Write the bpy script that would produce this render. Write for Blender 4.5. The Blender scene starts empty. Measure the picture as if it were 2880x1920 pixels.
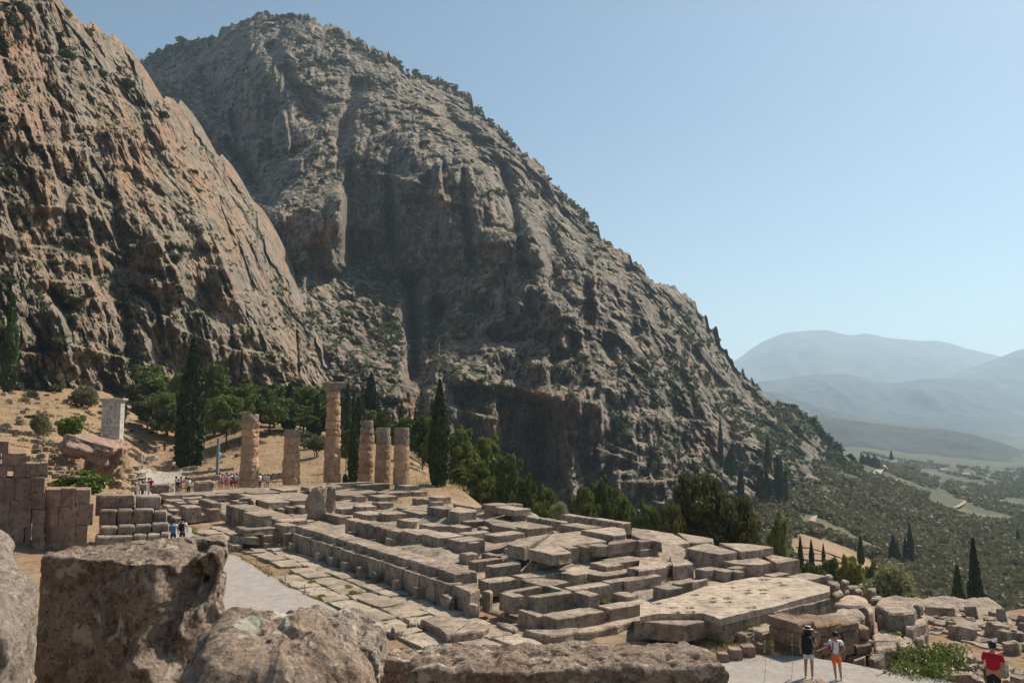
import bpy, math, random
import numpy as np
from mathutils import Vector

# ------------------------------------------------------------------ camera, light, exposure
SC = bpy.context.scene
COL = SC.collection
F, HZ, HC = 2325.0, 1171.0, 8.4            # focal length in photo pixels, horizon row, eye height
PIT = math.atan((HZ - 960) / F)
cam_d = bpy.data.cameras.new('camera'); cam = bpy.data.objects.new('camera', cam_d); COL.objects.link(cam)
cam.location = (0, 0, HC); cam.rotation_euler = (math.radians(90) + PIT, 0, 0)
cam_d.sensor_width = 36.0; cam_d.lens = 36.0 * F / 2880.0
cam_d.clip_start = 0.1; cam_d.clip_end = 60000
cam_d.dof.use_dof = True; cam_d.dof.focus_distance = 60; cam_d.dof.aperture_fstop = 11
SC.camera = cam
SUN_AZ, SUN_EL = 52.0, 50.0                # clockwise from straight ahead
W = bpy.data.worlds.new('World'); SC.world = W; W.use_nodes = True
wn = W.node_tree; sky = wn.nodes.new('ShaderNodeTexSky'); sky.sky_type = 'NISHITA'; sky.sun_disc = False
sky.sun_elevation = math.radians(SUN_EL); sky.sun_rotation = math.radians(SUN_AZ)
sky.altitude = 500; sky.air_density = 1.0; sky.dust_density = 1.6; sky.ozone_density = 1.0
tint = wn.nodes.new('ShaderNodeMix'); tint.data_type = 'RGBA'; tint.blend_type = 'MULTIPLY'; tint.inputs[0].default_value = 1.0; tint.inputs[7].default_value = (.87, 1.0, .985, 1)
wn.links.new(sky.outputs[0], tint.inputs[6]); wn.links.new(tint.outputs[2], wn.nodes['Background'].inputs[0]); wn.nodes['Background'].inputs[1].default_value = 0.074
sl = bpy.data.lights.new('sun', 'SUN'); sl.energy = 5.0; sl.angle = math.radians(0.5); sl.color = (1.0, 0.89, 0.76)
sun = bpy.data.objects.new('sun', sl); COL.objects.link(sun)
_a, _e = math.radians(SUN_AZ), math.radians(SUN_EL)
SDIR = Vector((math.cos(_e) * math.sin(_a), math.cos(_e) * math.cos(_a), math.sin(_e)))
sun.rotation_euler = SDIR.to_track_quat('Z', 'Y').to_euler(); sun.location = (50, -20, 80)
SC.view_settings.view_transform = 'Standard'; SC.view_settings.look = 'None'
SC.view_settings.exposure = 0.5; SC.view_settings.gamma = 1.0; SC.view_settings.use_curve_mapping = False
SC.cycles.max_bounces = 6; SC.cycles.volume_bounces = 1; SC.cycles.transparent_max_bounces = 6
SC.cycles.use_denoising = True
random.seed(7); RNG = np.random.RandomState(7)

# ------------------------------------------------------------------ helpers
def pdir(px, py):
    a = (np.asarray(px, float) - 1440) / F; b = (960 - np.asarray(py, float)) / F
    dy = math.cos(PIT) - b * math.sin(PIT); dz = math.sin(PIT) + b * math.cos(PIT)
    return a / dy, dz / dy                   # x and z per metre of depth
def at_depth(px, py, D):
    ax, az = pdir(px, py)
    return np.stack([ax * D, np.ones_like(ax) * D, HC + az * D], -1)
ZO = {1: (640, 1050), 3: (0, 1080), 4: (440, 1340), 5: (900, 1350), 6: (1300, 1350), 7: (1800, 1440), 8: (2280, 1520)}
def src(k, x, y): return ZO[k][0] + x / 3.92, ZO[k][1] + y / 3.92
def on_plane(px, py, z):
    ax, az = pdir(px, py); D = (z - HC) / az
    return Vector((float(ax * D), float(D)))
def P(k, x, y, z): return on_plane(*src(k, x, y), z)

def _hash(ix, iy, iz, seed):
    h = (ix.astype(np.int64) * 374761393 + iy.astype(np.int64) * 668265263 + iz.astype(np.int64) * 2147483647 + seed * 1274126177) & 0xffffffff
    h = ((h ^ (h >> 13)) * 1274126177) & 0xffffffff
    h = ((h ^ (h >> 16)) * 2246822519) & 0xffffffff
    return ((h ^ (h >> 15)) & 0xffffff) / float(0xffffff)
def vn(p, seed=0):
    i = np.floor(p); f = p - i; u = f * f * f * (f * (f * 6 - 15) + 10); i = i.astype(np.int64)
    r = 0
    for dx in (0, 1):
        wx = u[:, 0] if dx else 1 - u[:, 0]
        for dy in (0, 1):
            wy = u[:, 1] if dy else 1 - u[:, 1]
            for dz in (0, 1):
                wz = u[:, 2] if dz else 1 - u[:, 2]
                r = r + wx * wy * wz * _hash(i[:, 0] + dx, i[:, 1] + dy, i[:, 2] + dz, seed)
    return r * 2 - 1
def fbm(p, o=4, seed=0, g=0.5, ridge=False):
    s = 0; a = 1.0; t = 0
    for k in range(o):
        n = vn(p * (2.03 ** k) + 17.3 * k, seed + k)
        if ridge: n = 1 - 2 * np.abs(n)
        s = s + a * n; t += a; a *= g
    return s / t
class TPS:
    def __init__(s, X, v, lam=1e-3):
        X = np.asarray(X, float); v = np.asarray(v, float); n = len(X); s.X = X
        K = s.k(X, X) + lam * np.eye(n); Q = np.c_[np.ones(n), X]
        A = np.block([[K, Q], [Q.T, np.zeros((3, 3))]])
        s.w = np.linalg.solve(A, np.r_[v, 0, 0, 0])
    def k(s, A, B):
        d2 = ((A[:, None, :] - B[None, :, :]) ** 2).sum(-1) + 1e-12
        return d2 * np.log(d2) * .5
    def __call__(s, Q):
        out = np.empty(len(Q))
        for i in range(0, len(Q), 40000):
            q = Q[i:i + 40000]; out[i:i + 40000] = s.k(q, s.X) @ s.w[:-3] + np.c_[np.ones(len(q)), q] @ s.w[-3:]
        return out

def mesh_np(name, V, Fq, mat=None, smooth=False):
    V = np.asarray(V, np.float32); Fq = np.asarray(Fq, np.int32)
    me = bpy.data.meshes.new(name); n = Fq.shape[1]
    me.vertices.add(len(V)); me.vertices.foreach_set('co', V.ravel())
    me.loops.add(Fq.size); me.loops.foreach_set('vertex_index', Fq.ravel())
    me.polygons.add(len(Fq)); me.polygons.foreach_set('loop_start', np.arange(0, Fq.size, n, dtype=np.int32))
    me.polygons.foreach_set('loop_total', np.full(len(Fq), n, np.int32))
    me.polygons.foreach_set('use_smooth', np.full(len(Fq), smooth))
    me.update(); me.validate()
    if mat: me.materials.append(mat)
    return me
def mesh_py(name, V, Fs, mat=None, smooth=False):
    me = bpy.data.meshes.new(name); me.from_pydata([tuple(v) for v in V], [], Fs); me.update()
    if smooth: me.polygons.foreach_set('use_smooth', [True] * len(me.polygons))
    if mat: me.materials.append(mat)
    return me
def obj(name, me, parent=None, loc=(0, 0, 0), rz=0.0, sc=None, label=None, cat=None, group=None, kind=None):
    o = bpy.data.objects.new(name, me); COL.objects.link(o); o.location = loc
    if rz: o.rotation_euler = (0, 0, rz)
    if sc is not None: o.scale = sc if hasattr(sc, '__len__') else (sc, sc, sc)
    if parent is not None: o.parent = parent
    tag(o, label, cat, group, kind); return o
def tag(o, label=None, cat=None, group=None, kind=None):
    if label: o['label'] = label
    if cat: o['category'] = cat
    if group: o['group'] = group
    if kind: o['kind'] = kind
    return o
def grid_faces(nr, nc):
    i = np.arange((nr - 1) * (nc - 1)); r = i // (nc - 1); c = i % (nc - 1); a = r * nc + c
    return np.stack([a, a + 1, a + nc + 1, a + nc], -1)
def copy_tree(root, loc, rz=0, sc=None, label=None, group=None):
    r = root.copy(); COL.objects.link(r); r.location = loc; r.rotation_euler = (0, 0, rz)
    if sc is not None: r.scale = sc if hasattr(sc, '__len__') else (sc, sc, sc)
    if label: r['label'] = label
    if group: r['group'] = group
    for ch in root.children:
        c = ch.copy(); COL.objects.link(c); c.parent = r
        for g in ch.children:
            d = g.copy(); COL.objects.link(d); d.parent = c
    return r

# ------------------------------------------------------------------ materials
class NT:
    def __init__(s, name, rough=0.9):
        s.m = bpy.data.materials.new(name); s.m.use_nodes = True; s.t = s.m.node_tree
        s.b = s.t.nodes['Principled BSDF']; s.b.inputs['Roughness'].default_value = rough
        s.b.inputs['Specular IOR Level'].default_value = 0.2
    def n(s, ty, **kw):
        x = s.t.nodes.new('ShaderNode' + ty)
        for k, v in kw.items(): setattr(x, k, v)
        return x
    def l(s, a, b): s.t.links.new(a, b)
    def pos(s, sc=(1, 1, 1), obj_=False, rot=(0, 0, 0)):
        if obj_: o = s.n('TexCoord').outputs['Object']
        else: o = s.n('NewGeometry').outputs['Position']
        mp = s.n('Mapping'); mp.inputs['Scale'].default_value = sc; mp.inputs['Rotation'].default_value = rot; s.l(o, mp.inputs['Vector']); return mp.outputs[0]
    def noise(s, v, sc, det=6, rough=.6, dist=0.0):
        x = s.n('TexNoise'); x.inputs['Scale'].default_value = sc; x.inputs['Detail'].default_value = det
        x.inputs['Roughness'].default_value = rough; x.inputs['Distortion'].default_value = dist; s.l(v, x.inputs['Vector']); return x.outputs['Fac']
    def vor(s, v, sc, feat='F1', out='Distance', rand=1.0):
        x = s.n('TexVoronoi', feature=feat); x.inputs['Scale'].default_value = sc; x.inputs['Randomness'].default_value = rand; s.l(v, x.inputs['Vector']); return x.outputs[out]
    def ramp(s, f, stops):
        x = s.n('ValToRGB'); e = x.color_ramp.elements
        while len(e) < len(stops): e.new(0.5)
        for i, (p, c) in enumerate(stops):
            e[i].position = p; e[i].color = (c, c, c, 1) if not hasattr(c, '__len__') else (*c, 1)
        s.l(f, x.inputs[0]); return x.outputs[0]
    def mix(s, f, a, b, mode='MIX'):
        x = s.n('Mix', data_type='RGBA', blend_type=mode)
        for sock, v in ((x.inputs[0], f), (x.inputs[6], a), (x.inputs[7], b)):
            if hasattr(v, 'is_linked') or isinstance(v, bpy.types.NodeSocket): s.l(v, sock)
            elif hasattr(v, '__len__'): sock.default_value = (*v, 1)
            else: sock.default_value = v
        return x.outputs[2]
    def math(s, op, a, b=0.0, clamp=False):
        x = s.n('Math', operation=op, use_clamp=clamp)
        for sock, v in ((x.inputs[0], a), (x.inputs[1], b)):
            if isinstance(v, bpy.types.NodeSocket): s.l(v, sock)
            else: sock.default_value = v
        return x.outputs[0]
    def bump(s, h, dist, strength=1.0, prev=None):
        x = s.n('Bump'); x.inputs['Distance'].default_value = dist; x.inputs['Strength'].default_value = strength; s.l(h, x.inputs['Height'])
        if prev is not None: s.l(prev, x.inputs['Normal'])
        return x.outputs[0]
    def done(s, col, nrm=None):
        if isinstance(col, bpy.types.NodeSocket): s.l(col, s.b.inputs['Base Color'])
        else: s.b.inputs['Base Color'].default_value = (*col, 1)
        if nrm is not None: s.l(nrm, s.b.inputs['Normal'])
        return s.m

def mat_flat(name, c, rough=.8, var=.25, sc=8):
    t = NT(name, rough); n = t.noise(t.pos(obj_=True), sc, 4)
    c2 = tuple(x * (1 - var) for x in c); return t.done(t.mix(t.ramp(n, [(.3, 0), (.7, 1)]), c2, c))

def mat_cliff(name, grey, grey2, orange, veg, big, shear=0.0, vegamt=.5, orangeamt=.5, soilk=1.0):
    t = NT(name, .95); p = t.pos(rot=(0, shear, 0)); pv = t.pos((1, 1, .28), rot=(0, shear, 0))
    base = t.mix(t.ramp(t.noise(pv, big * 4, 8, .65), [(.36, 0), (.62, 1)]), grey2, grey)
    og = t.ramp(t.noise(pv, big * 1.1, 6, .62, .6), [(.62 - .16 * orangeamt, 0), (.78 - .12 * orangeamt, 1)])
    base = t.mix(t.math('MULTIPLY', og, .75), base, orange)
    ra = t.n('Attribute', attribute_name='rust').outputs['Fac']; base = t.mix(t.math('MULTIPLY', t.math('MULTIPLY', ra, t.ramp(t.noise(pv, big * 7, 7, .7), [(.34, .15), (.6, 1)])), .85), base, orange)
    # dark seams and pale streaks
    seam = t.ramp(t.noise(pv, big * 18, 6, .7), [(.40, 0), (.52, 1)])
    base = t.mix(t.math('MULTIPLY', seam, 1.0), t.mix(.55, base, (.05, .045, .04)), base)
    pale = t.ramp(t.noise(p, big * 30, 5, .7), [(.56, 0), (.72, 1)])
    base = t.mix(t.math('MULTIPLY', pale, .35), base, (.42, .38, .33))
    nz = t.n('SeparateXYZ'); g = t.n('NewGeometry'); t.l(g.outputs['True Normal'], nz.inputs[0])
    fl = t.ramp(nz.outputs[2], [(.38, 0), (.70, 1)])
    vg = t.ramp(t.noise(p, big * 9, 7, .7), [(.52 - .10 * vegamt, 0), (.57 - .08 * vegamt, 1)])
    vg2 = t.ramp(t.noise(p, big * 2.2, 4, .6), [(.42 - .12 * vegamt, 0), (.52 - .08 * vegamt, 1)])
    soil = t.mix(t.noise(p, big * 22, 6, .7), tuple(x * soilk for x in (.26, .20, .14)), tuple(x * soilk for x in (.38, .30, .215)))
    base = t.mix(t.math('MULTIPLY', fl, .65), base, soil)
    base = t.mix(t.math('MULTIPLY', t.math('MULTIPLY', vg, vg2), t.math('ADD', t.math('MULTIPLY', fl, .5), .5)), base, veg)
    h = t.noise(pv, big * 16, 9, .72)
    b = t.bump(h, .09 / big * .5, 1.0)
    h2 = t.noise(p, big * 60, 6, .7); b = t.bump(h2, .012 / big, 1.0, b)
    return t.done(base, b)

M = {}
M['cliff'] = mat_cliff('orange grey cliff rock', (.37, .305, .245), (.20, .162, .13), (.48, .25, .145), (.075, .085, .04), .045, .3, .25, .9)
M['mount'] = mat_cliff('grey mountain rock', (.41, .345, .295), (.205, .178, .16), (.50, .26, .17), (.045, .052, .03), .022, .1, .7, .6, 1.15)

def mat_stone(name, c1, c2, dark, warm, pit=0.02, sc=1.0, rnd=.18, obj_=False):
    t = NT(name, .92); p = t.pos(obj_=obj_)
    n1 = t.noise(p, 1.1 * sc, 8, .7); col = t.mix(t.ramp(n1, [(.38, 0), (.60, 1)]), c2, c1)
    n2 = t.noise(p, .35 * sc, 5, .6, .4); col = t.mix(t.math('MULTIPLY', t.ramp(n2, [(.5, 0), (.72, 1)]), .55), col, warm)
    n3 = t.noise(p, 3.2 * sc, 8, .75); col = t.mix(t.math('MULTIPLY', t.ramp(n3, [(.50, 0), (.62, 1)]), .75), col, dark); n5 = t.noise(t.pos((2.2, 2.2, .5), obj_), 1.0 * sc, 7, .7); col = t.mix(t.math('MULTIPLY', t.ramp(n5, [(.52, 0), (.66, 1)]), .55), col, dark)
    n4 = t.noise(p, 14 * sc, 5, .8); col = t.mix(t.math('MULTIPLY', t.ramp(n4, [(.58, 0), (.72, 1)]), .5), col, tuple(min(1, x * 1.45) for x in c1))
    oi = t.n('ObjectInfo'); r = t.math('ADD', t.math('MULTIPLY', oi.outputs['Random'], rnd * 2), 1 - rnd)
    hs = t.n('HueSaturation'); t.l(col, hs.inputs['Color']); t.l(r, hs.inputs['Value'])
    h = t.math('ADD', t.noise(p, 5 * sc, 8, .7), t.math('MULTIPLY', t.vor(p, 11 * sc), .5))
    b = t.bump(h, pit * 2.2, 1.0); b = t.bump(t.noise(p, 30 * sc, 5, .7), pit * .6, 1.0, b)
    return t.done(hs.outputs[0], b)
M['stone'] = mat_stone('weathered grey brown limestone', (.39, .31, .235), (.21, .165, .125), (.085, .068, .056), (.42, .28, .19), rnd=.22)
M['paving'] = mat_stone('pale worn paving stone', (.40, .325, .25), (.25, .20, .15), (.13, .105, .08), (.44, .34, .225), .016)
M['column'] = mat_stone('orange poros stone', (.55, .335, .20), (.38, .235, .145), (.20, .15, .11), (.52, .31, .17), .03, 1.2)
M['coltop'] = mat_stone('grey weathered poros stone', (.34, .27, .205), (.22, .18, .15), (.12, .10, .085), (.38, .26, .17), .03, 1.2)
M['marble'] = mat_stone('pale grey marble', (.50, .46, .41), (.38, .345, .305), (.26, .22, .20), (.46, .38, .31), .01, 1.0, .1)
M['redwall'] = mat_stone('pinkish wall stone', (.31, .215, .16), (.20, .135, .105), (.085, .062, .052), (.36, .20, .13), .02)
M['wallwarm'] = mat_stone('brown orange conglomerate', (.36, .25, .165), (.23, .165, .115), (.10, .08, .06), (.36, .20, .11), .04)
M['path'] = None
t = NT('grey fine gravel', .95); p = t.pos()
c = t.mix(t.ramp(t.noise(p, 3.5, 9, .85), [(.36, 0), (.60, 1)]), (.21, .19, .165), (.34, .31, .275)); c = t.mix(t.math('MULTIPLY', t.ramp(t.noise(p, .6, 5, .6), [(.45, 0), (.7, 1)]), .6), c, (.30, .26, .21))
c = t.mix(t.math('MULTIPLY', t.ramp(t.noise(p, 1.6, 7, .75), [(.45, 0), (.65, 1)]), .5), c, (.40, .365, .32))
c = t.mix(t.ramp(t.noise(p, 12, 2, .5), [(.74, 0), (.78, 1)]), c, (.7, .68, .65))
M['path'] = t.done(c, t.bump(t.noise(p, 60, 5, .8), .015))

t = NT('dry ground', .97); p = t.pos()
at = t.n('Attribute', attribute_name='green')
c = t.mix(t.ramp(t.noise(p, .09, 8, .7), [(.35, 0), (.65, 1)]), (.26, .155, .09), (.37, .25, .155))
c = t.mix(t.math('MULTIPLY', t.ramp(t.noise(p, .5, 6, .75), [(.45, 0), (.6, 1)]), .5), c, (.30, .235, .13))
c = t.mix(t.math('MULTIPLY', t.ramp(t.noise(p, 1.1, 8, .85), [(.50, 0), (.60, 1)]), .75), c, (.11, .085, .055))
c = t.mix(t.math('MULTIPLY', t.ramp(t.noise(p, .22, 6, .75), [(.55, 0), (.66, 1)]), .6), c, (.16, .13, .07))
gr = t.mix(t.noise(p, .02, 8, .75), (.045, .052, .03), (.10, .105, .06))
gf = t.math('MULTIPLY', t.ramp(t.noise(p, .016, 8, .72), [(.30, .35), (.46, 1)]), at.outputs['Fac'])
c = t.mix(gf, c, gr)
M['ground'] = t.done(c, t.bump(t.noise(p, 1.1, 8, .75), .25))

def mat_leaf(name, c1, c2, trans=.25):
    t = NT(name, .7); oi = t.n('ObjectInfo'); n = t.noise(t.pos(), 1.3, 3, .6)
    f = t.math('ADD', t.math('MULTIPLY', n, .8), t.math('MULTIPLY', oi.outputs['Random'], .45))
    c = t.mix(t.ramp(f, [(.35, 0), (.8, 1)]), c1, c2)
    t.done(c)
    tr = t.n('BsdfTranslucent'); t.l(c, tr.inputs[0]); mx = t.n('MixShader'); mx.inputs[0].default_value = trans
    out = t.t.nodes['Material Output']; t.l(t.b.outputs[0], mx.inputs[1]); t.l(tr.outputs[0], mx.inputs[2]); t.l(mx.outputs[0], out.inputs[0])
    return t.m
M['cypress'] = mat_leaf('dark cypress foliage', (0.028, 0.044, 0.018), (0.068, 0.1, 0.032), .1)
M['pine'] = mat_leaf('green pine needles', (0.066, 0.098, 0.021), (0.189, 0.218, 0.051))
M['brownpine'] = mat_leaf('olive brown pine needles', (0.05, 0.061, 0.018), (0.135, 0.126, 0.04))
M['olive'] = mat_leaf('grey green olive leaves', (0.076, 0.08, 0.036), (0.174, 0.161, 0.083))
M['shrub'] = mat_leaf('dark scrub leaves', (0.042, 0.054, 0.022), (0.112, 0.128, 0.054))
M['palebush'] = mat_leaf('pale sage shrub leaves', (0.156, 0.169, 0.078), (0.273, 0.28, 0.15))
M['lush'] = mat_leaf('bright green leaves', (0.082, 0.12, 0.019), (0.176, 0.219, 0.047))
M['grass'] = mat_leaf('short green grass', (.12, .16, .035), (.26, .27, .08))
M['straw'] = mat_leaf('dry straw', (.42, .34, .17), (.58, .48, .28))
M['bark'] = mat_flat('brown bark', (.11, .075, .05), .9, .4, 3)
# ------------------------------------------------------------------ ground sheet
# control points: (photo column, depth, height)
def zz(py, D): return float(HC + pdir(1440, py)[1] * D)
GC = []
for px in (-900, -200, 400, 1000, 1500, 2000, 2600, 3200):
    for D in (2, 12, 25): GC.append((px, D, -.25 if px > 1800 else 0))
for px in (600, 1000, 1400):
    for D in (40, 58): GC.append((px, D, 0))
GC += [(2600, 28, -1.1), (2880, 28, -1.2), (2450, 31, -1.0), (1900, 40, -.2), (2250, 34, -.5), (2600, 38, -1.3), (2950, 38, -1.6), (2450, 46, -2.2), (2900, 50, -3), (2300, 55, -6), (2600, 60, -9), (2950, 62, -10), (3300, 60, -10),
       (2100, 60, -5), (1850, 66, -4), (1600, 72, -3), (2300, 90, -20), (2650, 90, -24), (3000, 90, -25), (1900, 100, -20), (1600, 100, -14), (2300, 150, -29), (2650, 150, -36), (3000, 150, -38),
       (1900, 150, -28), (1600, 150, -26), (1400, 130, -12), (1900, 260, -38), (1600, 300, -38), (1350, 300, -17), (1350, 210, -14), (1350, 92, -1.2), (1250, 100, .9), (1250, 84, .6), (1150, 150, 2),
       (1000, 90, .5), (1000, 112, .9), (1000, 175, 2.2), (1000, 300, 5), (820, 110, .6), (820, 150, 3.2), (700, 100, .2), (700, 124, .9), (700, 172, 5.6), (700, 250, 13), (1000, 420, 8),
       (560, 80, -.3), (450, 70, -.2), (450, 95, -.8), (450, 140, -2), (430, 152, .2), (450, 172, 5.0), (450, 205, 10.5), (450, 280, 19), (560, 132, .3), (560, 190, 6.0),
       (250, 45, .2), (250, 62, .7), (200, 80, 2.2), (200, 100, zz(1240, 100)), (200, 150, zz(1155, 150)), (200, 192, zz(1095, 192)), (300, 135, zz(1200, 135)), (330, 115, zz(1260, 115)),
       (0, 45, .5), (0, 62, 2.6), (0, 100, zz(1205, 100)), (0, 150, zz(1115, 150)), (0, 195, zz(1062, 195)), (-500, 60, 4), (-500, 150, 18), (-500, 200, 24), (-500, 300, 40), (100, 300, 40),
       (2200, 300, -34), (2200, 420, -30), (2430, 600, -36), (2430, 300, -44), (2430, 450, -48), (2050, 350, -36), (2330, 250, -34), (2330, 520, -34),
       (2620, 310, -49), (2700, 450, -55), (2700, 620, -63), (2750, 800, -70), (2750, 1200, -84), (2750, 2000, -100), (3100, 600, -66), (3100, 1200, -88), (3300, 310, -50),
       (2450, 1200, -60), (2400, 2000, -70), (2750, 3000, -106), (2700, 4500, -96), (3300, 2600, -106), (2000, 1200, -40), (1000, 900, 20), (0, 900, 60), (-900, 1000, 70),
       (1000, 3000, 0), (2700, 14000, -120), (0, 14000, -120), (3400, 14000, -120)]
GC = np.array(GC, float)
def gfeat(px, D): return np.c_[np.asarray(px) / 700., np.log(np.maximum(D, 1.5)) * 1.25]
g_tps = TPS(gfeat(GC[:, 0], GC[:, 1]), GC[:, 2] / (GC[:, 1] + 25), 2e-4)
def ground_z(x, y):
    x = np.atleast_1d(np.asarray(x, float)); y = np.atleast_1d(np.asarray(y, float))
    D = np.maximum(y, 2.0); px = np.clip(1440 + F * x / D, -1000, 3500)
    z = g_tps(gfeat(px, D)) * (D + 25)
    far = np.clip((D - 62) / 60, 0, 1)
    q = np.c_[x, y, np.zeros_like(x)]
    z = z + fbm(q / 22., 4, 5) * 1.5 * far + fbm(q / 130., 4, 9) * 9 * np.clip((D - 260) / 500, 0, 1) + fbm(q / 5., 3, 3) * .22 * np.clip(far * 2, .12, 1)
    return z
pxs = np.linspace(-1000, 3500, 460); Ds = np.exp(np.linspace(math.log(2.0), math.log(14000), 520))
PX, DD = np.meshgrid(pxs, Ds); gx = (PX - 1440) / F * DD; gy = DD
gz = ground_z(gx.ravel(), gy.ravel()).reshape(gx.shape)
near = gy < 64
lowmask = near & (PX > 300) & (PX < 2300)
GV = np.stack([gx, gy, gz], -1).reshape(-1, 3)
gm = mesh_np('ground', GV, grid_faces(len(Ds), len(pxs)), M['ground'], True)
gatt = gm.attributes.new('green', 'FLOAT', 'POINT')
valley = np.clip((PX - 1950 - 100 * np.log(np.maximum(DD, 1) / 300)) / 200, 0, 1) * np.clip((DD - 230) / 150, 0, 1)
gym = np.exp(-(((PX - 2340) / 170) ** 2 + ((DD - 265) / 75) ** 2) * 1.3)
gatt.data.foreach_set('value', np.clip(valley * (1 - gym * 1.2), 0, 1).ravel().astype(np.float32))
obj('ground', gm, kind='structure')
def gz1(x, y): return float(ground_z([x], [y])[0])
# the sheet also runs on behind and beside the camera
bv = [(-3000, -3000, -4), (3000, -3000, -4), (3000, 1, -4), (-3000, 1, -4), (-60, -40, .1), (60, -40, .1), (60, 2.05, .1), (-60, 2.05, .1)]
obj('ground', mesh_py('ground behind', bv, [(0, 1, 5, 4), (1, 2, 6, 5), (3, 0, 4, 7), (4, 5, 6, 7)], M['ground']), kind='structure')

def ground_ribbon(name, rows_, mat, up=.12, nx=8):
    V = []
    for (a, b_, D) in rows_:
        for i in range(nx + 1):
            x = ((a + (b_ - a) * i / nx) - 1440) / F * D; V.append((x, D, 0))
    V = np.array(V, float); V[:, 2] = ground_z(V[:, 0], V[:, 1]) + up
    return obj(name, mesh_np(name, V, grid_faces(len(rows_), nx + 1), mat, True), kind='structure')
ground_ribbon('sloping_path', [(385, 505, 82 + i * 3) if i < 7 else (392 + (i - 7) * 4, 508 + (i - 7) * 6, 82 + i * 3) for i in range(22)], M['path'], .10)
# ------------------------------------------------------------------ mountains
def relief(name, mat, sil, base, ctrl, nc, nr, amps, label_kind='structure', back=60, shear=0.0, sjit=3.0, pmin=None, pmax=None, feats=None, edges=None, turn=None, fk=1.0, nrand=0, eamp=10, rust=None, rough=None):
    sil = np.array(sil, float); base = np.array(base, float)
    c = np.linspace(sil[0, 0], sil[-1, 0], nc)
    sr = np.random.RandomState(nc); kn = [c[0]]
    while kn[-1] < c[-1]: kn.append(kn[-1] + sr.uniform(7, 34))
    kn = np.array(kn); ki = np.clip(np.searchsorted(kn, c, 'right') - 1, 0, len(kn) - 2); fr = (c - kn[ki]) / (kn[ki + 1] - kn[ki])
    cs_ = kn[ki] + (kn[ki + 1] - kn[ki]) * np.clip((fr - .5) * 3.2 + .5, 0, 1)
    topS = np.interp(c, sil[:, 0], sil[:, 1]); topS = np.convolve(np.pad(topS, 8, mode='edge'), np.ones(17) / 17, 'valid')
    top = np.interp(cs_ * .75 + c * .25, sil[:, 0], sil[:, 1]); bot = np.interp(c, base[:, 0], base[:, 1])
    def stp(k, sd):
        n_ = fbm(np.c_[c / k, c * 0, c * 0 + sd], 2, sd) * 3; fl_ = np.floor(n_); return (fl_ + np.clip((n_ - fl_) * 5, 0, 1)) / 3
    top = top + sjit * (.9 * stp(46., 4) + .55 * stp(17., 9) + .5 * fbm(np.c_[c / 9., c * 0, c * 0], 4, 3, .65))
    t = np.linspace(0, 1, nr)[:, None]
    PY = bot[None] * (1 - t) + topS[None] * t + (top - topS)[None] * t ** 14; PXX = np.repeat(c[None], nr, 0)
    ct = np.array(ctrl, float); tp = TPS(ct[:, :2] / 700., np.log(ct[:, 2]), 1e-3)
    D = np.exp(tp(np.c_[PXX.ravel(), PY.ravel()] / 700.)) * (turn(PXX.ravel()) if turn else 1)
    Pw = at_depth(PXX.ravel(), PY.ravel(), D)
    Dm = float(ct[:, 2].mean()) * .9
    X2 = (PXX.ravel() - 1440) / F * Dm; Z2 = (HZ - PY.ravel()) / F * Dm
    q = np.c_[X2, D * .35, Z2]; q[:, 0] += shear * Z2
    warp = np.stack([fbm(q / 40., 4, 31), fbm(q / 40., 4, 41), fbm(q / 40., 4, 51)], -1)
    dd = np.zeros(len(D))
    px_, py_ = PXX.ravel() + 10 * warp[:, 0], PY.ravel() + 14 * warp[:, 1]
    for (x0, y0, x1, y1, w, amt) in feats or []:          # gullies (positive) and buttresses (negative)
        ex, ey = x1 - x0, y1 - y0; L2 = ex * ex + ey * ey + 1e-6
        tt = np.clip(((px_ - x0) * ex + (py_ - y0) * ey) / L2, 0, 1)
        d_ = np.hypot(px_ - x0 - tt * ex, py_ - y0 - tt * ey)
        dd += amt * fk * np.exp(-(d_ / w) ** 2)
    er = np.random.RandomState(len(ct)); allE = list(edges or [])
    for _ in range(nrand):
        ex_ = er.uniform(c[0] + 30, c[-1] - 20); ty = np.interp(ex_, c, top); by = np.interp(ex_, c, bot)
        y0_ = er.uniform(ty + 20, by - 40); L_ = er.uniform(50, 210); allE.append((ex_ - shear * L_ * .5, y0_, ex_ + shear * L_ * .5 + er.uniform(-12, 12), min(by, y0_ + L_), er.uniform(.35, 1.0) * eamp, er.uniform(28, 85)))
    for _ in range(int(nrand * 1.2)):                         # ledges: set back above, overhanging below
        lx = er.uniform(c[0] + 30, c[-1] - 20); ty = np.interp(lx, c, top); by = np.interp(lx, c, bot); ly = er.uniform(ty + 15, by - 20); wx = er.uniform(30, 120); sl = er.uniform(-.1, .45); am_ = er.uniform(.3, 1.0) * eamp * .8; rc = er.uniform(14, 50)
        dy = py_ - ly - (px_ - lx) * sl - 12 * warp[:, 0]; dd -= am_ * np.exp(-((px_ - lx) / wx) ** 4) / (1 + np.exp(-np.clip(dy / 1.5, -40, 40))) * np.exp(-np.clip(dy, 0, None) / rc)
    for (x0, y0, x1, y1, amt, reach) in allE:              # buttresses that end in a sharp edge on their right
        yy = np.clip((py_ - y0) / (y1 - y0), -1, 2); xe = x0 + (x1 - x0) * yy + 14 * warp[:, 1] + 3.5 * warp[:, 2]
        win = np.clip(yy * 5, 0, 1) * np.clip((1 - yy) * 9, 0, 1); dx = xe - px_
        dd -= amt * win * (1 / (1 + np.exp(-np.clip(dx / 1.6, -40, 40)))) * np.exp(-np.clip(dx, 0, None) / reach * 1.4)
    edge = np.clip((1 - t) * 60, 0.0, 1).repeat(nc, 1).ravel()
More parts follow.
